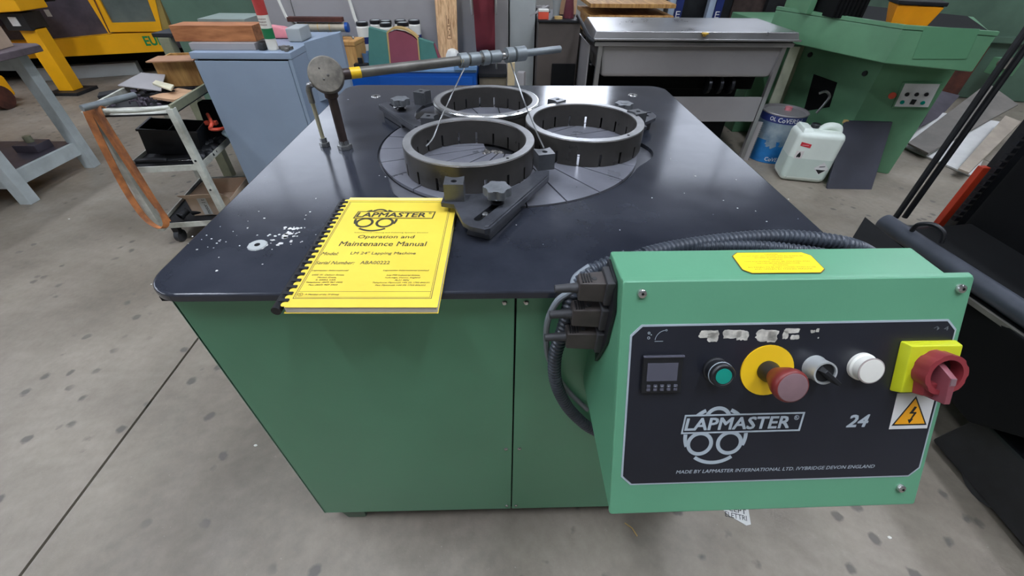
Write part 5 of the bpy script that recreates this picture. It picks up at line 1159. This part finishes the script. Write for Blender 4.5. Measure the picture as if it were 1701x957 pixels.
# ------------------------------------------------------------------ green machine on the right
RO = (2.475, 2.878, 0.); RU = (.871, -.491, 0.)
RMx = frame_matrix(RO, RU, (0, 0, 1)); LMx = frame_matrix(RO, (-.35, .937, 0), (0, 0, 1))
gm2 = thing('green_machine', 'large green machine with overhanging head and small white control panel', 'machine', (2.8, 3.2, 0))
u = Vector((.871, -.491)); l = Vector((-.35, .937)); r_ = Vector((2.79, 2.70)); c_ = Vector((2.475, 2.878))
build('column', G().prism([tuple(r_), tuple(c_), tuple(c_+l*1.1), tuple(r_+l*1.1+u*.3), tuple(r_+l*.6+u*.0)], .0, .76, .01), GREEN_M, gm2)

build('head', G().prism([(2.57, 2.392), (2.226, 2.587), (1.93, 3.38), (2.6, 3.9), (3.1, 3.1)], .735, .905, .008), GREEN_M, gm2)
build('head_rim', G().prism([(2.572, 2.388), (2.224, 2.585), (1.928, 3.38), (1.95, 3.39), (2.243, 2.60), (2.58, 2.41)], .905, .925, .002), GREEN_M, gm2)
build('head_tray', G().prism([(2.58, 2.42), (2.25, 2.61), (1.96, 3.37), (2.6, 3.85), (3.05, 3.1)], .905, .909), BLACKM, gm2)
HMx2 = frame_matrix((2.226, 2.587, 0.), RU, (0, 0, 1))
build('head_cover_plate', G().prism([(0.1122, 0.7705), (0.3387, 0.7936), (0.3163, 0.9305), (0.0867, 0.9242)], 0.0, .004, .001), mat('cover_green', '#5a8a66', .4, var=.04), gm2, X=HMx2)
cpn = build('panel_box', G().prism([(0.1634, 0.433), (0.3513, 0.4572), (0.3343, 0.6058), (0.1435, 0.5857)], 0, .012, .002), GREEN_M, gm2, X=RMx)
cpp = build('control_panel', G().prism([(0.1721, 0.4419), (0.3417, 0.4632), (0.3294, 0.5982), (0.159, 0.5805)], .012, .014), WHITE, cpn, X=RMx)
pc = [(0.1998, 0.5207), (0.2474, 0.5271), (0.2943, 0.5334)]; pd = [(0.1991, 0.4724), (0.3024, 0.4834)]
for x, y in pc: build('panel_knob', G().lathe([(0, 0), (.012, 0), (.010, .010), (0, .010)], 16, RMx @ Matrix.Translation((x, y, .014))), BLACK, cpn)
for x, y in pd: build('panel_lamp', G().lathe([(0, 0), (.012, 0), (.011, .006), (0, .008)], 16, RMx @ Matrix.Translation((x, y, .014))), TEAL, cpn)
x, y = (0.2514, 0.4836); build('panel_socket', G().box(x-.012, x+.012, y-.016, y+.014, .014, .02, 0, RMx), BLACK, cpn)
x, y = (0.1257, 0.5069); build('stop_button', G().lathe([(0, 0), (.010, 0), (.010, .02), (.02, .024), (.02, .034), (0, .038)], 20, RMx @ Matrix.Translation((x, y, 0))), CORAL, gm2)
build('access_opening', G().prism([(0.3732, 0.2729), (0.2004, 0.3524), (0.2292, 0.5112), (0.4228, 0.5237)], -.002, .003), BLACKM, gm2, X=LMx)
for px in ((0.0813, 0.6011), (0.5131, 0.6334)): build('cable_gland', G().lathe([(0, 0), (.018, 0), (.015, .01), (0, .01)], 14, LMx @ Matrix.Translation((px[0], px[1], .0)) @ Matrix.Rotation(math.pi, 4, 'X')), BLACK, gm2)
build('coolant_ring', G().tube(smooth_path([(2.195, 2.95, 0.477), (2.235, 2.95, 0.489), (2.277, 2.95, 0.458), (2.267, 2.95, 0.411), (2.24, 2.95, 0.346)], 6), .008, 8), NUTM, gm2)
build('bed_plate', G().box(2.02, 2.42, 3.55, 4.2, .0, .80, .008), GREEN_M, gm2)
for x in (2.06, 2.16): build('bed_hole', G().cyl((x, 3.549, .74), (x, 3.545, .74), .016, n=14), BLACKM, gm2)
am = thing('amber_box', 'bright amber plastic box on top of the green machine head', 'box', (2.31, 2.7, .91))
build('amber_body', G().hexa([(2.20, 2.66, .911), (2.345, 2.58, .911), (2.43, 2.72, .911), (2.28, 2.80, .911)], [(2.18, 2.655, 1.01), (2.365, 2.555, 1.01), (2.45, 2.73, 1.01), (2.26, 2.83, 1.01)], .008), AMBER, am); build('amber_lid', G().hexa([(2.175, 2.65, 1.011), (2.37, 2.55, 1.011), (2.455, 2.735, 1.011), (2.255, 2.835, 1.011)], [(2.175, 2.65, 1.03), (2.37, 2.55, 1.03), (2.455, 2.735, 1.03), (2.255, 2.835, 1.03)], .004), BLACK, am)
sl2 = thing('machine_slide', 'black bellows covered slide on the green machine head', 'slide', (2.1, 2.85, .91))
for i in range(8): build('bellows_fold', G().box(2.05+i*.018, 2.064+i*.018, 2.95-i*.010, 3.25, .911, 1.06, .002), BLACKM, sl2)
build('slide_arm', G().box(1.99, 2.03, 3.12, 3.4, .911, 1.15, .003), GREEN_M, sl2)
# darker green machine behind on the right
gb2 = thing('rear_green_machine', 'big dull green machine filling the upper right background', 'machine', (4.2, 4.2, 0))
build('machine_body', G().hexa([(4.15, 4.85, 0), (8.4, 3.5, 0), (8.8, 5.2, 0), (4.3, 5.9, 0)], [(4.15, 4.85, 1.5), (8.4, 3.5, 1.5), (8.8, 5.2, 1.5), (4.3, 5.9, 1.5)], .02), GREEN_D, gb2)
build('machine_ledge', G().hexa([(4.12, 4.80, .52), (8.4, 3.42, .52), (8.4, 3.5, .52), (4.15, 4.86, .52)], [(4.12, 4.80, .58), (8.4, 3.42, .58), (8.4, 3.5, .58), (4.15, 4.86, .58)], .01), GREEN_D, gb2)
build('rust_panel', G().hexa([(4.45, 4.62, .02), (4.85, 4.50, .02), (4.85, 4.56, .02), (4.45, 4.68, .02)], [(4.45, 4.62, .50), (4.85, 4.50, .50), (4.85, 4.56, .50), (4.45, 4.68, .50)], .006), RUST, gb2)
build('valve_block', G().box(4.90, 5.06, 4.30, 4.45, .28, .42, .006), GREEN_M, gb2); build('chrome_valve', G().cyl((4.88, 4.32, .40), (4.88, 4.26, .40), .05), CHROME, gb2)
# sheets leaning on the floor
def sheet(name, pts, th, m, lab, cat='sheet'):
    P_ = [Vector(p) for p in pts]; n_ = (P_[1]-P_[0]).cross(P_[3]-P_[0]).normalized()*th
    if n_.z < 0: n_ = -n_
    return solo(name, G().hexa(P_, [p+n_ for p in P_], min(.002, th/3)), m, lab, cat)
sheet('metal_sheet', [(3.278, 3.183, 0.002), (3.359, 2.624, 0.002), (4.148, 3.359, 0.14), (3.747, 3.667, 0.14)], .014, WHITE, 'white sheet metal panel lying tilted on the floor behind the hoses')
sheet('grey_board', [(3.239, 3.136, 0.05), (3.241, 2.933, 0.05), (4.505, 3.624, 0.2), (4.431, 3.919, 0.3)], .014, mat('grey_board', '#77716a', .6), 'long grey board lying across the white panel')
sheet('dark_grey_plate', [(3.413, 3.301, 0.12), (3.816, 3.569, 0.12), (4.146, 3.833, 0.22), (4.016, 3.91, 0.24)], .012, PURPLEG, 'dark grey plate with rounded end beside the green machine')
sheet('tan_panel', [(3.23, 2.657, 0.05), (3.247, 2.589, 0.05), (4.083, 3.18, 0.2), (4.017, 3.26, 0.22)], .016, mat('tan_board', '#a99c8c', .6), 'tan coloured board lying right of the two black hoses', 'board')

# ------------------------------------------------------------------ stacker truck at the right edge
fk = thing('stacker_truck', 'black stacker truck with mast and chain at the right edge', 'truck', (1.9, 1.2, 0))
m0 = Vector((1.86, 1.42)); md = Vector((.96, -.28))
def mast(name, a, b, d0, d1, z0, z1, m=DARK):
    "vertical slab from distance a to b along the mast front, d0..d1 deep"
    p = [m0+md*a, m0+md*b]; q_ = Vector((.28, .96))
    return G().hexa([(*(p[0]+q_*d0), z0), (*(p[1]+q_*d0), z0), (*(p[1]+q_*d1), z0), (*(p[0]+q_*d1), z0)], [(*(p[0]+q_*d0), z1), (*(p[1]+q_*d0), z1), (*(p[1]+q_*d1), z1), (*(p[0]+q_*d1), z1)], .004)
build('mast_rail', mast('', .03, .12, 0, .08, .25, 1.6), BLACK, fk)
build('mast_rail', mast('', .125, .34, .01, .10, .20, 1.6), BLACK, fk)
build('mast_inner', mast('', .34, .9, .02, .10, .20, 1.6), BLACKM, fk)
for i in range(40):
    z = .40+i*.026; p = m0+md*.012
    build('chain_link', G().box(-.010, .010, -.008, .008, 0, .018, 0, Matrix.Translation((p.x, p.y, z))), BLACK, fk)
build('orange_bar', G().box(1.835, 1.866, 1.43, 1.455, .36, .62, .003), ORED, fk)
build('bar_foot', G().box(1.80, 1.88, 1.42, 1.47, .27, .36, .005), DARK, fk)
for x in (1.640, 1.678): build('hydraulic_hose', G().tube([(x, 1.44, .40), (x-.003, 1.445, .9), (x-.003, 1.45, 1.5)], .0105, 10), BLACK, fk)
build('carriage_tube', G().cyl((1.375, 1.235, .505), (1.455, .30, .505), .029, n=28), PIPEB, fk)
build('black_plate', G().hexa([(1.333, 1.271, 0.5), (1.197, 1.138, 0.5), (1.193, 0.773, 0.5), (1.317, 0.877, 0.5)], [(1.318, 1.259, 0.512), (1.183, 1.127, 0.512), (1.178, 0.765, 0.512), (1.301, 0.869, 0.512)], .002), BLACKM, fk)
build('carriage_block', G().hexa([(1.36, .62, .20), (2.3, .55, .20), (2.3, 1.36, .20), (1.45, 1.25, .20)], [(1.36, .30, .475), (2.3, .30, .475), (2.3, 1.36, .475), (1.40, 1.22, .475)], .01), BLACKM, fk)
build('edge_strip', G().hexa([(1.352, 1.05, .462), (1.42, .35, .462), (1.43, .35, .462), (1.362, 1.05, .462)], [(1.352, 1.05, .476), (1.42, .35, .476), (1.43, .35, .476), (1.362, 1.05, .476)]), PIPE, fk)
build('lifting_eye', G().tube(smooth_path([(1.375, 1.13, .535), (1.37, 1.12, .565), (1.385, 1.09, .582), (1.40, 1.06, .57), (1.405, 1.05, .540)], 5), .007, 10), BLACK, fk)
build('support_leg', G().hexa([(1.40, -.3, .03), (1.62, -.3, .03), (1.62, .66, .03), (1.40, .66, .03)], [(1.42, -.3, .20), (1.60, -.3, .20), (1.60, .64, .20), (1.42, .64, .20)], .012), BLACK, fk)
build('truck_body', G().box(1.75, 2.9, .2, 1.3, .06, .9, .03), BLACKM, fk)
build('truck_wheel', G().cyl((1.42, .50, .08), (1.52, .50, .08), .08), RUBBER, fk)
build('cross_shaft', G().cyl((1.55, 1.38, .36), (1.80, 1.44, .33), .03), BLACK, fk)

# ------------------------------------------------------------------ small things on the floor
fs = thing('floor_sticker', 'torn white sticker with black lettering on the floor below the control box', 'sticker', (.66, .455, 0))
FX = Matrix.Translation((.615, .470, .0006)) @ Matrix.Rotation(math.radians(-14), 4, 'Z')
build('sticker_sheet', G().prism([(0, .03), (.10, .035), (.098, -.018), (.085, -.024), (.04, -.006)], 0, .0006), WHITE, fs, X=FX)
build('sticker_lettering', text('CEPT', .05, .014, .1, .02), BLACK, fs, X=FX @ Matrix.Translation((.042, .007, .0008))); build('sticker_lettering', text('ELETTRI', .06, .014, .1, .01), BLACK, fs, X=FX @ Matrix.Translation((.030, -.011, .0008)))
for lab, p in (('small white chip on the floor below the right corner of the control box', (1.08, 0.387, 0)), ('tiny white chip on the floor left of the green cabinet', (-0.807, 0.699, 0)), ('white fleck on the floor beneath the trolley strap', (-2.511, 2.132, 0))):
    pts = [(p[0]+.006*math.cos(i), p[1]+.004*math.sin(i)) for i in (0, 1.2, 2.3, 3.4, 4.5, 5.5)]
    solo('floor_chip', G().prism(pts, 0.0002, .002), WHITEP, lab, 'chip')
solo('straw', G().tube([(.345, .440, .003), (.362, .425, .006), (.372, .405, .003)], .0018, 6), TAN, 'bit of tan straw on the floor under the control box edge', 'straw')
